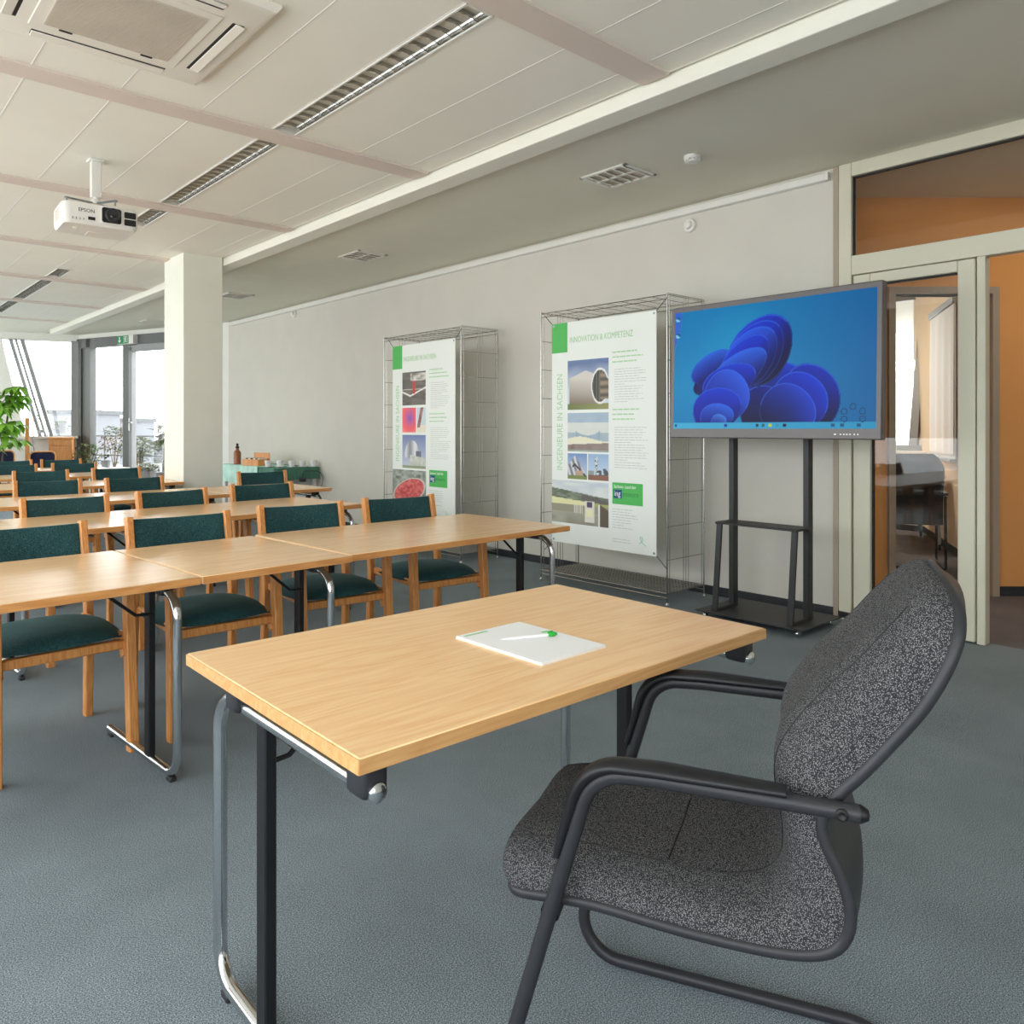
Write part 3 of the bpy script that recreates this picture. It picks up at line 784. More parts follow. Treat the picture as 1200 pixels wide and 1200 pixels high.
# seams of the cushion panels
a = MB()
def surf(i, f):
    py, pz, qy, qz, wd = SS[i]; x = f * wd
    c_ = abs(f) ** (1 / .62); s_ = math.sqrt(max(0, 1 - c_ * c_)); h_ = s_ ** .62
    h_ *= 1 - .13 * math.exp(-(x / (wd * .55 + 1e-6)) ** 2) * (1 if wd > .2 else .3)
    return Vector((x, py + (qy - py) * h_ * 1.06, pz + (qz - pz) * h_ * 1.06))
for s_ in (-1, 1):
    a.tube([surf(i, s_ * (.72 - .25 * math.exp(-((i - 28) / 9) ** 2))) for i in range(8, 62)], .0016, 6)
    a.tube([surf(18, s_ * f / 10 * .6) for f in range(0, 11)], .0016, 6)
a.build('seam', M_gasket, cush)
# black shell edge and back plate
a = MB(); n2 = len(SS)
edge = [Vector((w_, py, pz)) for py, pz, qy, qz, w_ in SS] + [Vector((-w_, py, pz)) for py, pz, qy, qz, w_ in SS[::-1]]
a.sweep(edge, [(.006 * math.cos(2 * PI * k_ / 8), .009 * math.sin(2 * PI * k_ / 8)) for k_ in range(8)], True)
rs = []
for i, (py, pz, qy, qz, wd) in enumerate(SS):
    dq = Vector((0, qy - py, qz - pz)); dq = dq.normalized() if dq.length > 1e-6 else Vector((0, 0, 1))
    ring = []
    for j in range(11):
        u = -1 + 2 * j / 10; ring.append(Vector((u * wd, py, pz)) - dq * (.006 + .022 * (1 - u * u)))
    for j in range(10, -1, -1):
        u = -1 + 2 * j / 10; ring.append(Vector((u * wd, py, pz)) + dq * .002)
    rs.append(ring)
a.rings(rs); a.build('shell', M_plastic, ch, 60)
# tubular frame: one loop per side joined at the back of the floor
W_ = .253
def legpath(sx):
    x = sx * W_
    return fillet([(x, -.318, .675), (x, -.02, .675), (x, .090, .669), (x, .284, .0145), (x, -.40, .0145), (0, -.40, .0145)], [.4, .085, .085, .09], 10)
full = legpath(-1) + legpath(1)[::-1][1:]
a = MB(); a.tube(full, .0135, 14); a.build('tubular_frame', M_plastic, ch, 60)
for sx in (-1, 1):
    x = sx * W_
    pth = fillet([(x, -.215, .690), (x, -.02, .6905), (x, .103, .684), (x, .150, .52)], [.4, .092], 9)
    a = MB(); nn = len(pth)
    def shp(i, nn=nn):
        q = i / (nn - 1); ww = .024 if q < .45 else .024 - .006 * (q - .45) / .55
        tp = 1 if 0 < i < nn - 1 else .7
        return [(ww * math.cos(2 * PI * k_ / 12) * tp, (.0125 if math.sin(2 * PI * k_ / 12) > 0 else .011) * math.sin(2 * PI * k_ / 12) * tp) for k_ in range(12)]
    a.sweep(pth, shp); a.build('arm_pad', M_black, ch, 60)
    a = MB(); a.lathe([(.001, 0), (.009, 0), (.009, .004), (.006, .006), (.001, .003)], 14, Matrix.Translation((x + sx * .012, -.292, .675)) @ Matrix.Rotation(sx * PI / 2, 4, 'Y')); a.build('bolt', M_gasket, ch)
    a = MB(); a.tube([(x, -.295, .675), (x * .84, -.285, .665)], .011, 10); a.build('bracket', M_plastic, ch)
    a = MB(); a.lathe([(.001, .012), (.008, .010), (.0135, 0), (.0135, -.002), (.001, -.002)], 14, Matrix.Translation((x, -.318, .675)) @ Matrix.Rotation(PI / 2, 4, 'X')); a.build('end_plug', M_black, ch)
    a = MB(); a.bar([(x, .165, .415), (x * .8, .165, .425), (x * .2, .16, .418)], .03, .02); a.build('seat_bracket', M_black, ch)
for sx in (-.15, .15): a = MB(); a.bar([(sx, .10, .405), (sx, -.10, .395)], .05, .03); a.build('seat_support', M_black, ch)

# ------------------------------------------------------------------ notepad and pen on the desk
DT = .73
def onz(u, v, z):
    a_ = (u - 600) / F_PX; b_ = -(v - HZ) / F_PX
    r_ = (math.sin(TH), -math.cos(TH)); d_ = (math.cos(TH), math.sin(TH))
    s_ = (z - CAMH) / b_; return Vector(((r_[0] * a_ + d_[0]) * s_, (r_[1] * a_ + d_[1]) * s_, z))
q0, q1, q2 = onz(522, 744, DT), onz(597, 728, DT), onz(650, 785, DT)
ex_ = (q1 - q0); ey_ = (q0 - q2); wn, ln = ex_.length, ey_.length
ang = math.atan2(ey_.y, ey_.x) - PI / 2
pad = thing('notepad', 'white notepad with a green header line on the front desk', 'notepad', (*((q1 + q2) / 2).xy, DT), ang)
wn, ln = .210, .297
a = MB(); a.box((0, 0, .003), (wn, ln, .006), .0006); a.build('sheets', M_paper, pad)
a = MB(); a.span((-wn / 2 + .012, ln / 2 - .022, .0061), (-wn / 2 + .085, ln / 2 - .012, .0063)); a.build('header_print', M_ptext, pad)
a = MB(); a.box((0, -.0, -.0 + .0006), (wn + .001, ln + .001, .0012)); a.build('backing_card', M_cream, pad)
p0, p1 = onz(588, 749, DT + .011), onz(650, 743, DT + .011)
pen = thing('pen', 'white ballpoint pen with a green end lying on the notepad', 'pen', (*((p0 + p1) / 2).xy, DT + .0063), math.atan2(p1.y - p0.y, p1.x - p0.x))
Lp = .14; RX = Matrix.Rotation(PI / 2, 4, 'Y')
a = MB(); a.lathe([(.0008, -Lp / 2), (.002, -Lp / 2 + .008), (.0036, -Lp / 2 + .02), (.0038, Lp / 2 - .02)], 12, Matrix.Translation((0, 0, .0042)) @ RX); a.build('barrel', M_paper, pen)
a = MB(); a.lathe([(.0048, Lp / 2 - .02), (.0055, Lp / 2 - .019), (.0055, Lp / 2 - .004), (.004, Lp / 2), (.0025, Lp / 2 + .004)], 12, Matrix.Translation((0, 0, .0055)) @ RX)
a.box((Lp / 2 - .022, 0, .0125), (.03, .004, .002), .0006); a.build('clip_end', M_pen, pen)

# ------------------------------------------------------------------ pictures made of coloured cells
def picture(name, x0, z0, w_, h_, nx, ny, fn, mat, parent, y=-.001, th=.0006):
    """flat printed panel facing -Y with one colour per cell corner; fn(u,v) with v up"""
    vs, fs, cols = [], [], []
    for j in range(ny + 1):
        for i in range(nx + 1):
            u, v = i / nx, j / ny; vs.append((x0 + u * w_, y, z0 + v * h_)); cols.append(fn(u, v))
    for j in range(ny):
        for i in range(nx):
            q = j * (nx + 1) + i; fs.append([q, q + 1, q + nx + 2, q + nx + 1])
    o_ = len(vs)
    for X, Z in ((x0, z0), (x0 + w_, z0), (x0 + w_, z0 + h_), (x0, z0 + h_)): vs.append((X, y + th, Z)); cols.append((.8, .8, .8))
    c00, c10, c11, c01 = 0, nx, (nx + 1) * (ny + 1) - 1, (nx + 1) * ny
    fs += [[o_ + 3, o_ + 2, o_ + 1, o_], [o_, o_ + 1, c10, c00], [o_ + 1, o_ + 2, c11, c10], [o_ + 2, o_ + 3, c01, c11], [o_ + 3, o_, c00, c01]]
    me = bpy.data.meshes.new(name); me.from_pydata(vs, [], fs)
    at = me.color_attributes.new('Col', 'FLOAT_COLOR', 'POINT')
    flat = []
    for c in cols: flat += [c[0], c[1], c[2], 1]
    at.data.foreach_set('color', flat); me.materials.append(mat)
    o = bpy.data.objects.new(name, me); COL.objects.link(o); o.parent = parent; return o
def mix3(a_, b_, t_):
    t_ = max(0, min(1, t_)); return tuple(x * (1 - t_) + y * t_ for x, y in zip(a_, b_))
def hsh(a_, b_):
    x = math.sin(a_ * 127.1 + b_ * 311.7) * 43758.5453; return x - math.floor(x)
def vn(u, v):
    i, j = math.floor(u), math.floor(v); f, g_ = u - i, v - j; f = f * f * (3 - 2 * f); g_ = g_ * g_ * (3 - 2 * g_)
    return (hsh(i, j) * (1 - f) + hsh(i + 1, j) * f) * (1 - g_) + (hsh(i, j + 1) * (1 - f) + hsh(i + 1, j + 1) * f) * g_
def S(*c): return lin(c)
def pic_tube(u, v):          # silver tube-shaped hall on grass
    c = mix3(S(206, 214, 226), S(106, 126, 166), (v - .45) * 1.9 + .25 * vn(u * 5, v * 6))
    if v < .12: c = mix3(S(110, 122, 70), S(150, 150, 100), u)
    e = ((u - .34) / .42) ** 2 + ((v - .42) / .34) ** 2
    if u > .05 and (u < .78) and .12 < v < .78 - abs(u - .45) * .35: c = mix3(S(126, 110, 94), S(214, 208, 200), (v - .12) * 1.8 + .2 * u)
    e = ((u - .80) / .2) ** 2 + ((v - .46) / .34) ** 2
    if e < 1.12: c = S(232, 230, 226)
    if e < .86: c = mix3(S(58, 60, 58), S(130, 122, 108), (u - .62) * 2.4 + .3 * math.sin(u * 90))
    if u > .8 and .2 < v < .78 - (u - .8): c = mix3(S(90, 84, 76), S(160, 140, 118), .5 + .5 * math.sin(v * 40))
    return c
def pic_bridge(u, v):        # pale bridge over water
    c = S(158, 180, 200)
    if v < .75: c = S(214, 218, 212)
    b_ = .42 + .32 * (2 * (u - .5)) ** 2
    if v < b_ and abs(u - .5) < .3: c = S(150, 172, 188)
    if v < .5 and abs(u - .5) >= .3: c = S(160, 178, 190)
    if v < .33 + .06 * math.sin(u * 5): c = S(232, 228, 200)
    if v < .18 + .05 * u: c = S(128, 106, 98)
    if v < .04: c = S(150, 160, 150)
    return mix3(c, S(240, 240, 236), .15 * vn(u * 9, v * 9))
def pic_gable(u, v):         # pointed glass house
    c = mix3(S(196, 210, 228), S(120, 150, 196), v)
    if v < .14: c = S(128, 140, 84)
    roof = .92 - 1.1 * abs(u - .38) - (.2 if u > .38 else 0) * (u - .38)
    if .14 < v < roof and u < .95: c = mix3(S(220, 220, 222), S(110, 112, 120), .5 + .5 * math.sin(u * 25 + v * 10))
    if abs(v - roof * .62) < .05 and .25 < u < .95: c = S(66, 66, 72)
    if v < .34 and .4 < u < .8 and v > .14: c = S(190, 160, 140)
    return c
def pic_mast(u, v):          # mast with machinery
    c = mix3(S(206, 220, 236), S(150, 180, 216), v)
    if v < .2: c = S(140, 100, 82)
    if abs(u - .42) < .05 + .04 * vn(u * 20, v * 20) and .2 < v < .9: c = S(210, 214, 214) if vn(u * 30, v * 24) > .4 else S(80, 96, 104)
    if .2 < v < .46 and u > .45 and vn(u * 10, v * 12) > .42: c = S(84, 92, 96)
    if .2 < v < .36 and u < .3: c = S(150, 158, 150)
    return c
def pic_lock(u, v):          # canal lock with meadow and motorway
    c = mix3(S(226, 230, 226), S(196, 206, 216), vn(u * 7, v * 14))
    if v < .82 - .18 * u and v > .6 - .1 * u: c = mix3(S(74, 92, 66), S(146, 152, 136), vn(u * 16, v * 22))
    if v < .74 - .35 * (u - .5) and u > .55 and v > .58 - .38 * (u - .5): c = S(108, 102, 100)
    if v < .60 - .1 * u: c = S(230, 226, 176) if u < .7 else S(170, 176, 110)
    if v < .44: c = S(158, 154, 134)
    if v < .28: c = mix3(S(182, 180, 164), S(134, 130, 112), vn(u * 6, v * 9) * (1 - v * 2))
    if .4 < u < .56 and .26 < v < .45: c = S(220, 218, 206) if int(u * 60) % 2 else S(170, 166, 150)
    if .60 < u < .76 and .07 < v < .55: c = S(222, 220, 210)
    if .62 < u < .74 and .20 < v < .36: c = S(236, 232, 190)
    if .63 < u < .73 and .42 < v < .54: c = S(90, 80, 100)
    if u > .86 and v < .5 - .9 * (u - .86): c = S(104, 92, 80)
    if .83 < u < .86 and v < .5: c = S(232, 232, 228)
    return c
def pic_door(u, v):
    c = mix3(S(86, 84, 80), S(128, 120, 112), vn(u * 4, v * 16))
    if u > .35 and v > .72 and v < .95: c = mix3(S(232, 230, 220), S(120, 110, 100), vn(u * 11, v * 14))
    if abs(v - (.28 + .36 * abs(u - .35))) < .025: c = S(238, 236, 228)
    if abs(v - .48) < .01: c = S(220, 210, 204)
    if abs(u - .5) < .05 and .35 < v < .72: c = S(200, 70, 66)
    return c
def pic_heat(u, v):
    d_ = math.hypot(u - .55, v - .6); c = mix3(S(140, 96, 190), S(242, 100, 110), d_ * 2.2 - .1 + .2 * vn(u * 9, v * 9))
    return mix3(c, S(252, 170, 150), max(0, d_ - .5) * 2)
def pic_tool(u, v):
    c = S(206, 216, 222)
    if v < .3: c = S(232, 226, 206)
    if abs(u - .35 - .5 * (v - .5)) < .16 and v > .2: c = mix3(S(120, 66, 60), S(176, 130, 126), vn(u * 9, v * 9))
    return c
def pic_dome(u, v):
    c = mix3(S(200, 206, 220), S(116, 132, 176), v)
    d_ = ((u - .42) / .3) ** 2 + ((v - .42) / .42) ** 2
    if d_ < 1 and v > .3: c = mix3(S(150, 150, 160), S(226, 226, 230), .5 + .5 * math.sin(u * 14))
    if u > .58 and v < .52 and u < .8: c = S(112, 116, 130)
    if u > .34 and v < .40 - .12 * (u - .34): c = mix3(S(220, 220, 214), S(188, 192, 180), vn(u * 12, v * 12))
    if v < .08: c = S(150, 160, 130)
    return c
def pic_berries(u, v):
    c = mix3(S(100, 108, 96), S(186, 190, 180), vn(u * 16, v * 16))
    if v < .3 and u > .35: c = mix3(S(58, 66, 64), S(108, 112, 108), vn(u * 5, v * 5))
    a_ = R(24); du, dv = u - .5, v - .5; x, y = du * math.cos(a_) + dv * math.sin(a_), -du * math.sin(a_) + dv * math.cos(a_)
    d_ = (x / .47) ** 2 + (y / .26) ** 2
    if d_ < 1.18: c = S(206, 204, 196)
    if d_ < 1: c = mix3(S(190, 60, 62), S(236, 130, 126), vn(u * 22, v * 22))
    return c

def wire_rack(y0, y1, label):
    """chrome wire exhibition rack along the wall, x 4.44..4.88"""
    xa, xb, zt, zb = 4.44, 4.885, 2.185, .085
    t = thing('wire_rack', label, 'display rack', ((xa + xb) / 2, (y0 + y1) / 2, 0), 0, 'chrome wire racks along the wall')
    hx, hy = (xb - xa) / 2, (y1 - y0) / 2
    for s_ in (-1, 1):
        a = MB(); y = s_ * hy
        for x in (-hx, hx):
            a.tube([(x, y, .015), (x, y, zt)], .0055, 8); a.tube([(x + (.03 if x < 0 else -.03), y, zb), (x + (.03 if x < 0 else -.03), y, zt)], .0025, 6)
        for x in (-.03, .0, .03): a.tube([(x, y, zb), (x, y, zt)], .0022, 6)
        for i in range(10):
            z = zb + (zt - zb) * i / 9; a.tube([(-hx, y, z), (hx, y, z)], .0035, 6)
        a.build('end_ladder', M_wire, t)
        for x in (-hx, hx): a = MB(); a.lathe([(.001, 0), (.014, 0), (.016, .006), (.009, .016), (.008, .02)], 12, Matrix.Translation((x, y, 0))); a.build('foot', M_chrome, t)
    for z, nm in ((zt - .01, 'top_grid'), (zb, 'bottom_grid')):
        a = MB()
        for x in (-hx, hx):
            for dz in (0, -.03): a.tube([(x, -hy, z + dz), (x, hy, z + dz)], .0035, 6)
        for y in (-hy, hy): a.tube([(-hx, y, z), (hx, y, z)], .0035, 6)
        n = 9 if nm == 'top_grid' else 44
        for i in range(1, n): a.tube([(-hx, -hy + 2 * hy * i / n, z), (hx, -hy + 2 * hy * i / n, z)], .0026 if nm == 'top_grid' else .0034, 5)
        m_ = 9 if nm == 'top_grid' else 12
        for i in range(1, m_): a.tube([(-hx + 2 * hx * i / m_, -hy, z), (-hx + 2 * hx * i / m_, hy, z)], .0018 if nm == 'top_grid' else .003, 5)
        a.build(nm, M_wire, t)
    return t
wire_rack(3.305, 4.565, 'chrome wire rack behind the large screen, holding the poster of building photos')
wire_rack(5.62, 6.91, 'chrome wire rack further back, holding the poster with the red fruit photo')

def bars(name, x0, z0, w_, rows, mat, parent, dz=.0155, hgt=.0042, seed=1):
    rnd = random.Random(seed); a = MB()
    for i in range(rows):
        L = w_ * (rnd.uniform(.72, 1) if i % 7 != 6 else rnd.uniform(.3, .6)); x = x0
        z = z0 - i * dz
        while x < x0 + L:
            l_ = min(rnd.uniform(.02, .055), x0 + L - x); a.span((x, -.0012, z), (x + l_, -.0004, z + hgt)); x += l_ + .007
    return a.build(name, mat, parent)
def poster(yc, label, title, photos, seed):
    """sheet 1.04 x 1.74 m, local x to the viewer's right, front at -y"""
    t = thing('poster', label, 'poster', (4.43, yc, .335), -PI / 2, 'posters on the wire racks')
    Wd, Ht = 1.04, 1.74
    a = MB()
    n = 24; rs = []
    for i in range(n + 1):
        x = -Wd / 2 + Wd * i / n; o = .003 * math.sin(i * .7)
        rs.append([(x, .0, 0), (x, .0, Ht), (x, .0025 + abs(o) * .2, Ht), (x, .0025 + abs(o) * .2, 0)])
    a.rings(rs); a.build('sheet', M_poster, t)
    a = MB(); a.span((-Wd / 2, -.0012, Ht - .235), (-Wd / 2 + .172, -.0003, Ht)); a.build('green_square', M_pgreen, t)
    ti = title
    text('title', ti, .068, Matrix.Translation((-Wd / 2 + .195, -.0009, Ht - .165)) @ FACE, M_ptext, t, sx=.70)
    text('side_title', 'INGENIEURE IN SACHSEN', .088, Matrix.Translation((-Wd / 2 + .118, -.0009, Ht - 1.17)) @ FACE @ Matrix.Rotation(PI / 2, 4, 'Z'), M_ptext, t, sx=.76)
    for (x, z, w_, h_, nx, ny, fn) in photos:
        picture('photo', -Wd / 2 + x, Ht - z - h_, w_, h_, int(nx * 1.8), int(ny * 1.8), fn, M_print, t)
    xc = -Wd / 2 + .635
    bars('intro_text', xc, Ht - .275, .30, 3, M_ptext, t, .036, .010, seed)
    bars('body_text', xc + .02, Ht - .40, .31, 14, M_pgrey, t, .0185, .0045, seed + 1)
    bars('intro_text', xc, Ht - .70, .28, 3, M_ptext, t, .036, .010, seed + 2)
    bars('body_text', xc + .02, Ht - .83, .32, 17, M_pgrey, t, .0185, .0045, seed + 3)
    bars('body_text', xc, Ht - 1.435, .24, 8, M_pgrey, t, .0195, .0045, seed + 4)
    bars('footer_text', xc, Ht - 1.655, .22, 2, M_pgrey, t, .02, .0045, seed + 5)
    a = MB(); a.span((xc, -.0012, Ht - 1.395), (xc + .285, -.0003, Ht - 1.235)); bd = a.build('badge', M_pgreen, t)
    a = MB(); a.span((xc + .012, -.0016, Ht - 1.352), (xc + .092, -.001, Ht - 1.287)); a.build('badge_square', M_blue, bd)
    text('badge_text', 'ing', .06, Matrix.Translation((xc + .02, -.0019, Ht - 1.335)) @ FACE, M_paper, bd, sx=.85)
    text('badge_text', 'enieure', .058, Matrix.Translation((xc + .098, -.0016, Ht - 1.335)) @ FACE, M_pdk, bd, sx=.85)
    text('badge_text', 'Sachsen. Land der', .034, Matrix.Translation((xc + .014, -.0016, Ht - 1.275)) @ FACE, M_paper, bd, sx=.85)
    a = MB(); zz = Ht - 1.665
    a.tube([(xc + .262, -.001, zz + .045), (xc + .268, -.001, zz + .02), (xc + .29, -.001, zz), (xc + .315, -.001, zz - .012)], .0022, 6)
    a.tube([(xc + .25, -.001, zz), (xc + .27, -.001, zz + .008), (xc + .285, -.001, zz + .03), (xc + .275, -.001, zz + .05), (xc + .262, -.001, zz + .045)], .0022, 6)
    a.build('emblem', M_teal, t)
    for sx in (-1, 1):
        for z, dz in ((.02, -.1), (Ht - .02, .1)):
            a = MB(); a.lathe([(.004, 0), (.009, 0), (.009, .0015), (.004, .0015)], 12, Matrix.Translation((sx * (Wd / 2 - .02), -.0005, z)) @ FACE); a.build('eyelet', M_steel, t)
            a = MB(); a.tube([(sx * (Wd / 2 - .02), .004, z), (sx * (Wd / 2 + .09), .006, z + dz)], .003, 6); a.build('tension_cord', M_rail, t)
    return t
M_pdk = plain('badge_dark_green', (46, 132, 70), .5); M_teal = plain('emblem_teal', (120, 200, 176), .5)
PH1 = [(.176, .305, .422, .385, 44, 40, pic_tube), (.176, .715, .422, .30, 40, 30, pic_bridge), (.176, 1.035 - .005, .205, .20, 24, 24, pic_gable), (.392, 1.03, .206, .20, 24, 24, pic_mast), (.0, 1.245, .598, .335, 60, 36, pic_lock)]
poster(3.91, 'poster of bridges and buildings titled innovation, hung beside the large screen', 'INNOVATION & KOMPETENZ', PH1, 3)
PH2 = [(.176, .275, .40, .33, 36, 32, pic_door), (.176, .63, .235, .245, 24, 24, pic_heat), (.425, .63, .15, .245, 18, 24, pic_tool), (.176, .90, .40, .33, 36, 32, pic_dome), (.0, 1.245 + .005, .58, .42, 50, 40, pic_berries)]
poster(6.215, 'poster with red fruit and a round tower, hung on the farther rack', 'INGENIEURE IN SACHSEN', PH2, 31)

# ------------------------------------------------------------------ large screen on its stand
st = thing('screen_stand', 'graphite mobile steel stand carrying the large screen', 'stand', (4.56, 2.61, 0), -PI / 2)
# local x to viewer's right (world -Y), local y towards the wall
a = MB(); a.box((0, -.0, .052), (.74, .52, .008), .003); a.build('base_plate', M_stand, st)
for sx in (-1, 1):
    a = MB(); a.span((sx * .262 - .019, .0, .05), (sx * .262 + .019, .055, 1.75), .003); a.build('upright', M_stand, st)
    a = MB(); a.bar([(sx * .262, -.19, .058), (sx * .262, -.135, .615)], .038, .02, up=(0, 1, 0)); a.bar([(sx * .262, -.2, .065), (sx * .262, .03, .065)], .034, .02); a.build('leg', M_stand, st)
    for sy in (-1, 1):
        a = MB(); a.lathe([(.001, -.009), (.018, -.009), (.021, -.005), (.021, .005), (.018, .009), (.001, .009)], 16, Matrix.Translation((sx * .32, sy * .21, .0215)) @ Matrix.Rotation(PI / 2, 4, 'Y'))
        a.box((sx * .32, sy * .21, .044), (.03, .03, .012), .003); a.build('castor', M_chrome, st)
a = MB(); a.box((0, -.055, .622), (.575, .2, .014), .004); a.build('shelf', M_stand, st)
for z in (1.35, 1.7): a = MB(); a.span((-.3, -.09, z - .03), (.3, .002, z + .03), .003); a.build('bracket', M_stand, st)
tv = thing('display_screen', 'large grey framed display showing a blue swirl on its desktop', 'screen', (4.40, 2.5395, 1.176), -PI / 2)
TILT = Matrix.Rotation(R(-1.6), 4, 'X')
Wt, Ht = 1.428, .892
a = MB(); a.box((0, .03, Ht / 2), (Wt, .06, Ht), .006); body = a.build('casing', M_bezel, tv, M=TILT)
def screen(u, v):
    x, y = u * 1.6, v            # aspect 16:10 units
    bg = mix3(S(16, 140, 200), S(6, 84, 150), math.hypot((x - .35) * .6, (y - .45) * .5) * 1.0)
    bg = mix3(bg, S(24, 172, 214), max(0, .9 - 2.2 * math.hypot(x - .62, y - .62)) * .5 + max(0, .5 - abs(y - .35) * 1.6) * .35 * (1 - u))
    c = bg
    # folded ribbon shapes, back to front: cx, cy, rx, ry, angle, bright, dark
    for (cx_, cy_, rx, ry, an, br, dk) in PETALS:
        dx, dy = x - cx_, y - cy_; ca, sa = math.cos(an), math.sin(an)
        p_, q_ = (dx * ca + dy * sa) / rx, (-dx * sa + dy * ca) / ry
        e = p_ * p_ + q_ * q_ + .22 * p_ * q_ * q_
        if e < 1:
            k_ = math.sqrt(max(e, 0)); sh_ = .5 + .5 * q_ * .8 + .2 * p_
            c = mix3(dk, br, max(0, min(1, sh_)) ** 1.6 * (.55 + .45 * k_))
            if q_ < 0: c = mix3(c, S(4, 6, 52), min(.8, -q_ * .9))
            rim = max(0, 1 - abs(k_ - .975) / .022)
            c = mix3(c, S(52, 112, 236), rim * (.75 if q_ > -.2 else .25))
    if v < .052: c = mix3(S(66, 178, 220), S(40, 150, 196), u)
    if v < .05:
        for ix, cc in ((.015, S(20, 90, 150)), (.30, S(30, 60, 170)), (.465, S(30, 50, 70)), (.495, S(40, 110, 90)), (.53, S(190, 210, 40)), (.565, S(40, 150, 190)), (.60, S(20, 30, 60)), (.82, S(20, 90, 130)), (.86, S(20, 90, 130)), (.93, S(20, 90, 130))):
            if abs(u - ix) < .008 and .012 < v < .04: c = cc
    for ix, iy in ((.02, .94), (.02, .80)):
        if math.hypot((u - ix) * 1.6, v - iy) < .022: c = S(20, 90, 160) if (u - ix) + (v - iy) > 0 else S(130, 210, 230)
    for ix, iy in ((.905, .16), (.868, .125), (.945, .125), (.868, .07), (.945, .07)):
        d_ = math.hypot((u - ix) * 1.6, v - iy)
        if .017 < d_ < .024: c = S(20, 70, 110)
    return c
bb, dd, nv = S(18, 62, 224), S(8, 16, 140), S(5, 8, 78)
PETALS = [(.86, .30, .26, .22, .5, bb, nv), (.80, .14, .2, .2, 0, S(10, 30, 150), S(3, 5, 50)), (1.16, .24, .20, .26, .3, S(20, 50, 200), nv), (1.06, .20, .22, .23, -.2, bb, S(14, 18, 120)), (.98, .14, .22, .20, -.4, S(30, 70, 220), nv),
          (.36, .42, .10, .20, -.9, S(40, 110, 240), dd), (.34, .52, .20, .10, .6, S(40, 110, 240), dd),
          (.76, .62, .30, .24, .95, S(30, 60, 220), nv), (.72, .60, .28, .21, .95, bb, S(14, 20, 130)), (.68, .57, .27, .19, .9, S(40, 96, 244), dd), (.63, .53, .26, .16, .85, bb, S(20, 26, 160)),
          (.58, .46, .27, .14, .6, S(44, 110, 246), dd), (.50, .38, .24, .14, .35, bb, dd), (.48, .26, .20, .22, -.3, S(44, 100, 244), S(16, 22, 150)), (.40, .16, .22, .18, .3, bb, dd), (.40, .10, .15, .11, .1, S(44, 110, 246), dd), (.42, .06, .07, .06, 0, S(70, 140, 246), dd)]
sc_ = picture('screen_image', -Wt / 2 + .03, .062, Wt - .06, Ht - .098, 300, 170, screen, M_screen, body, y=-.0008)
sc_.data.transform(TILT)
a = MB()
for i, xx in enumerate((.0, .035, .055, .072, .09, .115, .135)): a.span((Wt / 2 - .27 + xx, -.0007, .026), (Wt / 2 - .27 + xx + (.014 if i == 0 else .008), .001, .033))
a.build('control_print', M_paper, body, M=TILT)

# ------------------------------------------------------------------ buffet at the back
bf = thing('buffet_table', 'side table under green cloths against the wall right of the pillar', 'table', (4.66, 10.15, 0))
a = MB(); a.box((0, 0, .715), (.6, 1.66, .025), .003)
for sx in (-1, 1):
    for sy in (-1, 1): a.span((sx * .27 - .02, sy * .79 - .02, 0), (sx * .27 + .02, sy * .79 + .02, .705))
a.build('frame', M_white, bf)
def cloth(name, label, x0, x1, y0, y1, z, drop, mat, sides):
    o = thing(name, label, 'tablecloth')
    a = MB(); n = 40
    a.span((x0, y0, z), (x1, y1, z + .004))
    for s_ in sides:
        rs = []
        for i in range(n + 1):
            q = i / n
            for_ = []
            for zz in (0, .5, 1):
                wv = .012 * zz * math.sin(q * 34)
                if s_ == 'x0': for_.append((x0 - .002 - abs(wv), y0 + (y1 - y0) * q, z + .003 - drop * zz))
                else: for_.append((x0 + (x1 - x0) * q, y0 - .002 - abs(wv), z + .003 - drop * zz))
            rs.append([Vector(p_) for p_ in for_] + [Vector(p_) + (Vector((.003, 0, 0)) if s_ == 'x0' else Vector((0, .003, 0))) for p_ in for_[::-1]])
        a.rings(rs)
    a.build('cloth', mat, o, 50); return o
cloth('tablecloth', 'dark green cloth covering the whole buffet table by the pillar', 4.345, 4.975, 9.30, 11.0, .7285, .15, M_cloth_d, ('x0', 'y0'))
cloth('tablecloth', 'light mint cloth hanging over the buffet front beside the pillar', 4.325, 4.80, 9.75, 11.02, .7335, .24, M_cloth_l, ('x0',))
ZT = .7385
def cup(x, y, label, z=ZT):
    t = thing('cup_and_saucer', label, 'cup', (x, y, z), 0, 'white cups on the buffet')
    a = MB(); a.lathe([(.03, 0), (.062, .008), (.066, .012), (.06, .011), (.03, .006), (.001, .006)], 18); a.build('saucer', M_porc, t)
    a = MB(); a.lathe([(.026, .008), (.033, .02), (.043, .06), (.045, .088), (.041, .088), (.036, .055), (.024, .018), (.001, .016)], 18); c_ = a.build('cup', M_porc, t)
    a = MB(); a.tube(fillet([(.041, 0, .072), (.068, 0, .069), (.066, 0, .032), (.036, 0, .028)], .015, 4), .004, 6); a.build('handle', M_porc, c_)
CL = ['nearest the tea box', 'second from the tea box', 'third from the tea box', 'fourth from the tea box', 'at the wall end of the table']
for i, (x, y) in enumerate(((4.43, 9.66), (4.54, 9.55), (4.66, 9.46), (4.79, 9.42), (4.905, 9.345))): cup(x, y, 'white cup and saucer on the buffet, ' + CL[i], .7325 + .0005)
tb = thing('tea_box', 'open wooden tea box with dark sachets on the mint cloth', 'box', (4.49, 10.16, ZT), R(10))
a = MB()
a.span((-.09, -.18, 0), (.09, .18, .01))
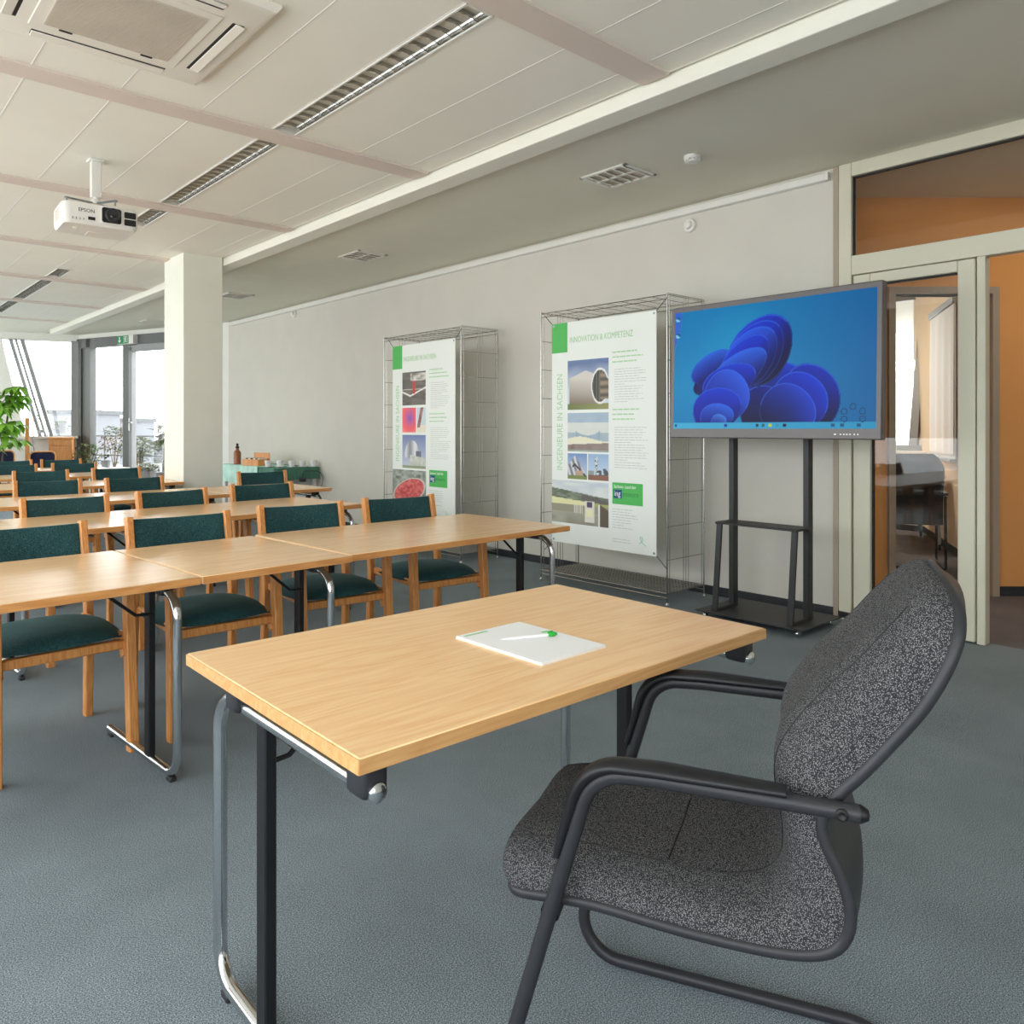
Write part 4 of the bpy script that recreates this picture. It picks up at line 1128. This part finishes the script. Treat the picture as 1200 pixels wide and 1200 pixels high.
for s_ in (-1, 1): a.span((s_ * .09 - .005, -.18, 0), (s_ * .09 + .005, .18, .085), .001); a.span((-.09, s_ * .18 - .005, 0), (.09, s_ * .18 + .005, .085), .001)
a.span((.085, -.18, .08), (.095, .18, .17), .001); a.build('case', M_cabinet, tb)
for i in range(6):
    a = MB(); a.span((-.06, -.165 + i * .055, .011), (.06, -.165 + i * .055 + .042, .10)); a.build('sachets', M_stem if i % 2 else M_cream, tb)
bt = thing('bottle', 'amber bottle with black stopper at the pillar end of the buffet', 'bottle', (4.42, 10.62, ZT))
a = MB(); a.lathe([(.045, 0), (.05, .006), (.05, .16), (.04, .185), (.022, .20), (.02, .225)], 20); a.build('body', M_rust, bt)
a = MB(); a.lathe([(.021, .225), (.024, .228), (.024, .25), (.012, .256), (.018, .275), (.012, .29), (.002, .293)], 16); a.build('stopper', M_dark, bt)
pb = thing('power_plug', 'black plug with looping cord hanging below the dark green buffet cloth', 'plug', (4.72, 9.27, .555))
a = MB(); a.box((0, 0, .02), (.075, .04, .045), .004); a.build('case', M_plastic, pb)
pc = MB(); pc.tube(fillet([(x_ - 4.72, y_ - 9.27, z_ - .555) for x_, y_, z_ in ((4.72, 9.27, .60), (4.74, 9.285, .69), (4.96, 9.27, .68), (4.975, 9.2, .60), (4.95, 9.18, .46), (4.6, 9.25, .44), (4.3, 9.6, .48), (4.3, 9.9, .60))], .08, 5), .006, 8)
pc.build('cord', M_plastic, pb)

# ------------------------------------------------------------------ far end of the room
def dpt(u, v, Z):
    a_ = (u - 600) / F_PX; b_ = -(v - HZ) / F_PX
    return Vector(((math.sin(TH) * a_ + math.cos(TH)) * Z, (-math.cos(TH) * a_ + math.sin(TH)) * Z, CAMH + b_ * Z))
AZ = math.atan2(E2.y, E2.x) + PI
p = dpt(72, 530, 13.8)
cb = thing('cabinet', 'low wooden cabinet under the gable window next to the terrace door', 'cabinet', (p.x, p.y, 0), AZ)
a = MB(); a.span((-.17, -.25, 0), (.19, .2, 1.05), .004); a.build('carcass', M_cabinet, cb)
a = MB(); a.span((-.18, -.262, 1.05), (.2, .21, 1.085), .004); a.build('top', M_cabinet, cb)
a = MB(); a.span((-.16, -.262, .08), (.18, -.25, .93), .002); a.build('door', M_cabinet, cb)
a = MB(); a.span((-.16, -.262, .94), (.18, -.25, 1.04), .002); a.build('drawer', M_cabinet, cb)
p = dpt(47, 530, 13.75)
dk = thing('writing_desk', 'white desk with lamp at the gable window left of the cabinet', 'desk', (p.x, p.y, 0), AZ)
a = MB(); a.box((0, 0, .74), (.42, .4, .03), .004); a.build('desk_top', M_white, dk)
for sx in (-1, 1): a = MB(); a.span((sx * .19 - .015, -.18, 0), (sx * .19 + .015, .18, .73), .003); a.build('side_panel', M_white, dk)
p = dpt(41, 530, 13.75)
dl = thing('desk_lamp', 'grey jointed lamp on the white desk', 'lamp', (p.x, p.y, .755), AZ)
a = MB(); a.lathe([(.08, 0), (.08, .015), (.02, .02), (.002, .02)], 18); a.build('base', M_alu, dl)
a = MB(); a.tube([(0, 0, .02), (-.05, 0, .32), (.10, 0, .46)], .008, 8); a.build('arm', M_alu, dl)
a = MB(); a.lathe([(.03, .05), (.07, 0), (.066, 0), (.026, .046)], 18, Matrix.Translation((.11, 0, .41))); a.build('lamp_shade', M_alu, dl)
p = dpt(58, 530, 13.75)
bk = thing('book_stack', 'dark flat folders lying on the white desk', 'folders', (p.x - .12, p.y + .05, .755), AZ)
a = MB(); a.box((0, 0, .02), (.2, .2, .04), .003); a.build('folder', M_navy, bk)
a = MB(); a.box((.0, 0, .055), (.18, .18, .03), .003, Matrix.Rotation(.2, 3, 'Z')); a.build('folder', M_rust, bk)
p = dpt(32, 520, 13.5)
ps = thing('wooden_post', 'narrow brown wooden upright beside the white desk', 'post', (p.x, p.y, 0), AZ)
a = MB(); a.span((-.03, -.03, 0), (.03, .03, 1.42), .004); a.span((-.1, -.12, 0), (.1, .12, .03), .004); a.build('upright', M_chairwood, ps)
def navy_chair(u, Z, label):
    p = dpt(u, 530, Z)
    t = thing('navy_chair', label, 'chair', (p.x, p.y, 0), math.atan2(-p.x, p.y) + R(12), 'navy chairs at the far end')
    a = MB()
    rs = []
    for q, y in ((.9, -.02), (1, -.008), (1, .008), (.9, .02)):
        rs.append([(x, y - .22, .70 + z) for x, z in rrect(.17 * q, .15 * q, .06)])
    a.rings(rs); a.build('backrest', M_navy, t)
    a = MB(); a.tube([(x, -.22, .70 + z) for x, z in rrect(.182, .162, .07)], .014, 8, True); a.build('back_frame', M_chairwood, t)
    a = MB(); a.box((0, .02, .45), (.42, .44, .06), .02); a.build('seat', M_navy, t)
    for sx in (-1, 1):
        for y in (-.21, .2):
            a = MB(); a.tube([(sx * .2, y, 0), (sx * .19, y * .98, .6 if y < 0 else .44)], .015, 8); a.build('leg', M_chairwood, t)
navy_chair(46, 12.75, 'navy chair with wooden rim in front of the white desk'); navy_chair(-2, 13.2, 'navy chair with wooden rim at the left picture edge below the plant')

def leaf_shape(mb, base, dirv, L, W, droop, n=6, mi=0):
    d_ = Vector(dirv).normalized(); side = d_.cross(Vector((0, 0, 1)))
    if side.length < .1: side = Vector((1, 0, 0))
    side.normalize(); nrm = side.cross(d_).normalized(); lp, cp, rp = [], [], []
    for i in range(n + 1):
        q = i / n; c = Vector(base) + d_ * L * q - Vector((0, 0, droop * L * q * q)); w_ = W * math.sin(PI * min(.98, .06 + q * .92)) ** .8
        lp.append(c - side * w_ + nrm * w_ * .25); rp.append(c + side * w_ + nrm * w_ * .25); cp.append(c)
    vs = lp + cp + rp; m_ = n + 1; fs = []
    for i in range(n):
        fs += [[i, m_ + i, m_ + i + 1, i + 1], [m_ + i, 2 * m_ + i, 2 * m_ + i + 1, m_ + i + 1]]
    mb.add(vs, fs, mi)
# umbrella plant at the left edge
p = dpt(-5, 500, 12.3)
pl = thing('umbrella_plant', 'tall green umbrella plant at the left edge of the picture', 'plant', (p.x, p.y, 0))
a = MB(); a.lathe([(.15, 0), (.19, .02), (.22, .34), (.23, .36), (.2, .36), (.19, .3), (.001, .3)], 24); a.build('pot', M_terracotta, pl)
stm, fol = MB(), MB(); rnd = random.Random(5)
for kx in range(3): stm.tube([(kx * .05 - .05, 0, .3), (kx * .12 - .12, .03 * kx, 1.0), (kx * .2 - .2, .02, 1.75)], .014, 8)
for i in range(42):
    z = rnd.uniform(.95, 1.95); an = rnd.uniform(0, 2 * PI); rr = rnd.uniform(.12, .46) * (1.05 - .3 * abs(z - 1.45))
    c = Vector((rr * math.cos(an), rr * math.sin(an), z)); stm.tube([(.1 * math.cos(an), .1 * math.sin(an), z - .12), tuple(c)], .005, 5)
    for k_ in range(7):
        b_ = an + k_ * 2 * PI / 7; leaf_shape(fol, c, (math.cos(b_), math.sin(b_), rnd.uniform(-.15, .25)), rnd.uniform(.16, .22), .048, rnd.uniform(.5, 1.0))
stm.build('stems', M_stem, pl); fol.build('foliage', M_leaf, pl, fix=False)
def shrub(u, v0, Z, hgt, wid, mat, name, label, cat='plant', n=220, z0=0, pot=M_terracotta, seed=1, leaf=.05, open_=.0, grp=None):
    p = dpt(u, v0, Z); t = thing(name, label, cat, (p.x, p.y, z0), 0, grp)
    a = MB(); a.lathe([(.11, 0), (.13, .01), (.16, .26), (.17, .28), (.14, .28), (.13, .22), (.001, .22)], 20); a.build('pot', pot, t)
    rnd = random.Random(seed); st_, fo = MB(), MB()
    for i in range(9):
        an = rnd.uniform(0, 2 * PI); rr = rnd.uniform(.3, 1) * wid
        st_.tube([(0, 0, .2), (rr * .4 * math.cos(an), rr * .4 * math.sin(an), .2 + (hgt - .2) * .5), (rr * math.cos(an), rr * math.sin(an), hgt * rnd.uniform(.75, 1))], .006, 5)
    for i in range(n):
        an = rnd.uniform(0, 2 * PI); q = rnd.uniform(open_, 1); rr = wid * math.sqrt(rnd.random()) * (.35 + .65 * math.sin(PI * (.15 + .8 * q)))
        c = (rr * math.cos(an), rr * math.sin(an), .28 + (hgt - .28) * q); b_ = rnd.uniform(0, 2 * PI)
        leaf_shape(fo, c, (math.cos(b_), math.sin(b_), rnd.uniform(-.2, .7)), leaf * rnd.uniform(.7, 1.3), leaf * .28, .3, 3)
    st_.build('stems', M_stem, t); fo.build('foliage', mat, t, fix=False); return t
shrub(103, 540, 13.7, .98, .26, M_leaf2, 'potted_shrub', 'potted grey green shrub inside, before the terrace door', n=260, seed=3, leaf=.09)
p = dpt(127, 548, 13.2)
ls = thing('side_table', 'small pale side table before the terrace door', 'table', (p.x, p.y, 0), R(10))
a = MB(); a.box((0, 0, .56), (.55, .4, .025), .004); a.build('table_top', M_cream, ls)
for sx in (-1, 1):
    for sy in (-1, 1): a = MB(); a.span((sx * .24 - .015, sy * .17 - .015, 0), (sx * .24 + .015, sy * .17 + .015, .55)); a.build('leg', M_cream, ls)
sp = shrub(124, 540, 13.15, .28, .1, M_leaf2, 'potted_shrub', 'small potted plant on the pale side table', n=60, pot=M_alu, seed=8, leaf=.07, z0=.5735)
for c_ in sp.children:
    if c_.name.startswith('pot'): c_.scale = (.45, .45, .45)
    else: c_.scale = (.9, .9, .75)

# outside: terrace, railing, planters, hedge and distant buildings
tz = .12
a = MB(); a.prism([tuple(CORN + E2 * 4 + Vector((.3, .1))), tuple(CORN + Vector((.1, .15))), tuple(CORN + E1 * (SW + 1) + Vector((.16, .0))), (9.8, 12), (9.8, 26), (-2, 26)], .1, Matrix.Translation((0, 0, tz - .1))); struct('floor_terrace', a, M_terrace)
o1, o2 = dpt(60, 500, 21), dpt(215, 500, 19)
rl = thing('terrace_railing', 'thin grey railing along the terrace edge outside', 'railing', (0, 0, 0))
a = MB()
for z in (1.05, .55): a.tube([(o1.x, o1.y, z), (o2.x, o2.y, z)], .02, 8)
a.build('rail', M_rail, rl)
for i in range(8):
    q = i / 7; x, y = o1.x + (o2.x - o1.x) * q, o1.y + (o2.y - o1.y) * q
    a = MB(); a.tube([(x, y, tz), (x, y, 1.06)], .018, 8); a.build('post', M_rail, rl)
GP = 'bushes on the terrace outside'
shrub(134, 540, 16.5, 1.15, .3, M_out_leaf, 'terrace_bush', 'open grey bush on the terrace behind the narrow side pane', n=260, z0=tz, pot=M_alu_d, seed=11, leaf=.09, open_=.4, grp=GP)
shrub(163, 540, 16.0, .92, .28, M_out_leaf, 'terrace_bush', 'grey green bush on the terrace seen through the door glass', n=260, z0=tz, pot=M_alu_d, seed=12, leaf=.09, open_=.3, grp=GP)
shrub(174, 560, 15.4, .42, .24, M_out_leaf, 'terrace_bush', 'low bush at the foot of the terrace door glass', n=160, z0=tz, pot=M_alu_d, seed=13, leaf=.09, grp=GP)
shrub(193, 540, 14.9, 1.15, .3, M_out_leaf, 'terrace_bush', 'spiky bush on the terrace close to the pillar edge', n=120, z0=tz, pot=M_alu_d, seed=14, leaf=.2, open_=.5, grp=GP)
def hedge(u0, u1, Z, z0, z1, label, seed):
    p0, p1 = dpt(u0, 500, Z), dpt(u1, 500, Z); c = (p0 + p1) / 2
    t = MB(); rnd = random.Random(seed); L = (p1 - p0).length; e = (p1 - p0).normalized()
    for i in range(int(L * 90)):
        q = rnd.random(); pos = p0 + e * L * q + Vector((rnd.uniform(-.5, .5), rnd.uniform(-.5, .5), 0)); pos.z = z0 + (z1 - z0) * math.sqrt(rnd.random()) * (.75 + .25 * vn(q * L * 1.4, seed))
        b_ = rnd.uniform(0, 2 * PI); leaf_shape(t, pos, (math.cos(b_), math.sin(b_), rnd.uniform(-.3, .7)), .3, .1, .3, 2)
    o = t.build('hedge', M_out_leaf, fix=False); tag(o, label, 'hedge')
hedge(152, 200, 26, -1, 1.35, 'grey green hedge beyond the terrace seen through the door', 4)
hedge(40, 92, 40, -4, 2.6, 'row of trees far beyond the gable window', 5)
for nm, u0, u1, Z, z1, lb in (('distant_building', 58, 100, 90, 2.9, 'pale long building on the horizon behind the gable window'), ('distant_building', 128, 150, 110, 2.2, 'pale low building on the horizon behind the narrow pane'), ('distant_building', 152, 215, 120, -3.2 + 1.5, 'flat pale roofs on the horizon behind the terrace door')):
    p0, p1 = dpt(u0, 500, Z), dpt(u1, 500, Z); c = (p0 + p1) / 2; t = thing(nm, lb, 'building', (c.x, c.y, -8), math.atan2(p1.y - p0.y, p1.x - p0.x))
    L = (p1 - p0).length; a = MB(); a.span((-L / 2, 0, 0), (L / 2, 8, z1 + 8)); a.build('wall', M_out, t)
    a = MB(); a.span((-L / 2 - .3, -.3, z1 + 8), (L / 2 + .3, 8.3, z1 + 8.5)); a.build('roof', M_rail, t)
    a = MB()
    for r_ in range(2):
        for i in range(int(L / 2.2)): a.span((-L / 2 + .6 + i * 2.2, -.05, z1 + 8 - 2.2 - r_ * 3), (-L / 2 + 1.8 + i * 2.2, .05, z1 + 8 - .8 - r_ * 3))
    a.build('window_row', M_rail, t)

# ------------------------------------------------------------------ things in the room beyond the corridor
lc = thing('leather_chair', 'black leather cantilever chair seen through the glass door', 'chair', (*dpt(1066, 500, 7.05).xy, 0), R(-62))
# local +y is the way the chair faces
a = MB(); rs = []
for j in range(15):
    q = j / 14; z = .40 + .62 * q; y = -.23 - .07 * q ** 2 + .02 * math.sin(q * 6); wd = .235 * (1 - .0 * q) * (1 if q < .75 else math.sqrt(max(.05, 1 - ((q - .75) / .27) ** 2 * .7)))
    th_ = .03 if q < .93 else .018
    rs.append([(wd * math.copysign(abs(math.cos(k_)) ** .5, math.cos(k_)), y + th_ * math.copysign(abs(math.sin(k_)) ** .7, math.sin(k_)), z) for k_ in [2 * PI * i / 20 for i in range(20)]])
a.rings(rs); a.build('backrest', M_leather, lc, 60)
a = MB(); a.box((0, .03, .43), (.47, .5, .08), .03); a.build('seat', M_leather, lc)
for sx in (-1, 1):
    x = sx * .25
    a = MB(); a.tube(fillet([(x, -.25, .64), (x, .2, .66), (x, .24, .02), (x, -.28, .02), (0, -.28, .02)], [.06, .06, .06], 6), .012, 10); a.build('frame_tube', M_black, lc)
    a = MB(); a.bar([(x, -.22, .665), (x, .16, .68)], .045, .022); a.build('arm_pad', M_plastic, lc)
    a = MB(); a.tube([(x, -.22, .64), (x, -.25, .02)], .012, 8); a.build('rear_tube', M_black, lc)
tt = thing('office_table', 'wood topped table on castors against the peach wall', 'table', (8.42, 3.12, 0), math.atan2(ew.y, ew.x))
tt.location = (*(A + ew * 2.62 + Vector((-ew.y, ew.x)) * .40), 0)
a = MB(); a.box((0, 0, .745), (1.2, .7, .028), .004); a.build('table_top', M_table, tt)
for sx in (-1, 1):
    for sy in (-1, 1):
        a = MB(); a.tube([(sx * .55, sy * .3, .06), (sx * .53, sy * .28, .4), (sx * .54, sy * .29, .73)], .02, 10); a.build('leg', M_steel, tt)
        a = MB(); a.lathe([(.001, -.012), (.026, -.012), (.03, -.006), (.03, .006), (.026, .012), (.001, .012)], 14, Matrix.Translation((sx * .55, sy * .3, .03)) @ Matrix.Rotation(PI / 2, 4, 'X')); a.build('castor', M_black, tt)
fcp = A + ew * 2.4 + Vector((-ew.y, ew.x)) * .014
fc = thing('flip_chart', 'white flip chart paper hanging on the peach wall behind the glass door', 'flip chart', (fcp.x, fcp.y, .93), math.atan2(ew.y, ew.x) + PI)
a = MB(); a.span((-.66, -.008, .0), (.66, .0, 1.62), .003); a.build('board', M_white, fc)
rs = []; a = MB()
for i in range(21):
    x = -.63 + 1.26 * i / 20; y = -.018 - .008 * math.sin(i * 1.1)
    rs.append([(x, y, .05), (x, y * .9, 1.0), (x, -.012, 1.56), (x, -.009, 1.56), (x, y + .004, .05)])
a.rings(rs); a.build('paper', M_paper, fc)
a = MB(); a.span((-.68, -.06, -.02), (.68, .0, .01), .004); a.build('tray', M_alu, fc)
a = MB(); a.span((-.64, -.03, 1.53), (.64, -.005, 1.6), .004); a.build('clamp_bar', M_alu, fc)
fcu = [(9.86, 4.02), (9.86, 4.24)]
for i, (x, y) in enumerate(fcu):
    t = thing('bottle', ('left' if i else 'right') + ' one of two blue capped bottles on the office window sill', 'bottle', (9.80, y - .1, .966), 0, 'bottles on the office sill')
    a = MB(); a.lathe([(.03, 0), (.032, .005), (.032, .11), (.012, .15), (.012, .16)], 14); a.build('body', M_porc, t)
    a = MB(); a.lathe([(.014, .158), (.014, .18), (.002, .18)], 12); a.build('cap', M_blue, t)

# ------------------------------------------------------------------ light: overcast daylight through the windows, plus added fill lamps
sc = bpy.context.scene
wd = bpy.data.worlds.new('overcast_sky'); sc.world = wd; wd.use_nodes = True
nt = wd.node_tree
for n_ in list(nt.nodes): nt.nodes.remove(n_)
bg = nt.nodes.new('ShaderNodeBackground'); ow = nt.nodes.new('ShaderNodeOutputWorld')
tc = nt.nodes.new('ShaderNodeTexCoord'); sx_ = nt.nodes.new('ShaderNodeSeparateXYZ'); nt.links.new(tc.outputs['Generated'], sx_.inputs[0])
mr = nt.nodes.new('ShaderNodeMapRange'); mr.inputs['From Min'].default_value = -.3; mr.inputs['From Max'].default_value = .5; mr.inputs['To Min'].default_value = 0; mr.inputs['To Max'].default_value = 1
nt.links.new(sx_.outputs['Z'], mr.inputs[0])
cr = nt.nodes.new('ShaderNodeValToRGB'); nt.links.new(mr.outputs[0], cr.inputs[0])
cr.color_ramp.elements[0].color = (.62, .65, .66, 1); cr.color_ramp.elements[1].color = (.92, .97, 1.0, 1)
nt.links.new(cr.outputs[0], bg.inputs[0]); nt.links.new(bg.outputs[0], ow.inputs[0])
SKY = 6.3
bg.inputs[1].default_value = SKY
def portal(name, loc, rot, sx, sy):
    l = bpy.data.lights.new(name, 'AREA'); l.shape = 'RECTANGLE'; l.size = sx; l.size_y = sy; l.cycles.is_portal = True
    o = bpy.data.objects.new(name, l); COL.objects.link(o); o.location = loc; o.rotation_euler = rot
portal('portal_left', (XL - .65, (YB + FL.y) / 2, 1.63), (PI / 2, 0, -PI / 2), FL.y - YB, 2.75)
portal('portal_back', (-1.0, YB - .25, 1.85), (PI / 2, 0, 0), 1.9, 2.1)
portal('portal_far', (*fpt(CORN, E1, 1.3, 1.4, .3).xy, 1.4), (PI / 2, 0, math.atan2(E1.y, E1.x) + PI), 2.6, 2.9)
portal('portal_gable', (*fpt(CORN, E2, .7, 1.95, -.2).xy, 1.95), (PI / 2, 0, math.atan2(E2.y, E2.x)), 1.6, 1.9)
portal('portal_office', (10.55, 5.6, 1.9), (PI / 2, 0, PI / 2), 4.6, 2.3)
def fill_area(name, loc, sx, sy, power, col=(1, .93, .82)):
    l = bpy.data.lights.new(name, 'AREA'); l.shape = 'RECTANGLE'; l.size = sx; l.size_y = sy; l.energy = power; l.color = col
    o = bpy.data.objects.new(name, l); COL.objects.link(o); o.location = loc; return o
fill_area('corridor_fill', (6.1, .5, 2.9), .3, 1.6, 15)  # unseen fill added to brighten the orange corridor wall
fill_area('office_fill', (8.6, 4.9, 2.9), .3, 1.2, 50)  # unseen fill added because the room beyond came out too dark
sc.view_settings.view_transform = 'Standard'; sc.view_settings.look = 'None'; sc.view_settings.exposure = 0; sc.view_settings.gamma = 1; sc.view_settings.use_curve_mapping = False
sc.cycles.max_bounces = 10; sc.cycles.diffuse_bounces = 6; sc.cycles.glossy_bounces = 4; sc.cycles.transparent_max_bounces = 12
sc.cycles.caustics_reflective = False; sc.cycles.caustics_refractive = False; sc.cycles.sample_clamp_indirect = 6
sc.cycles.use_denoising = True
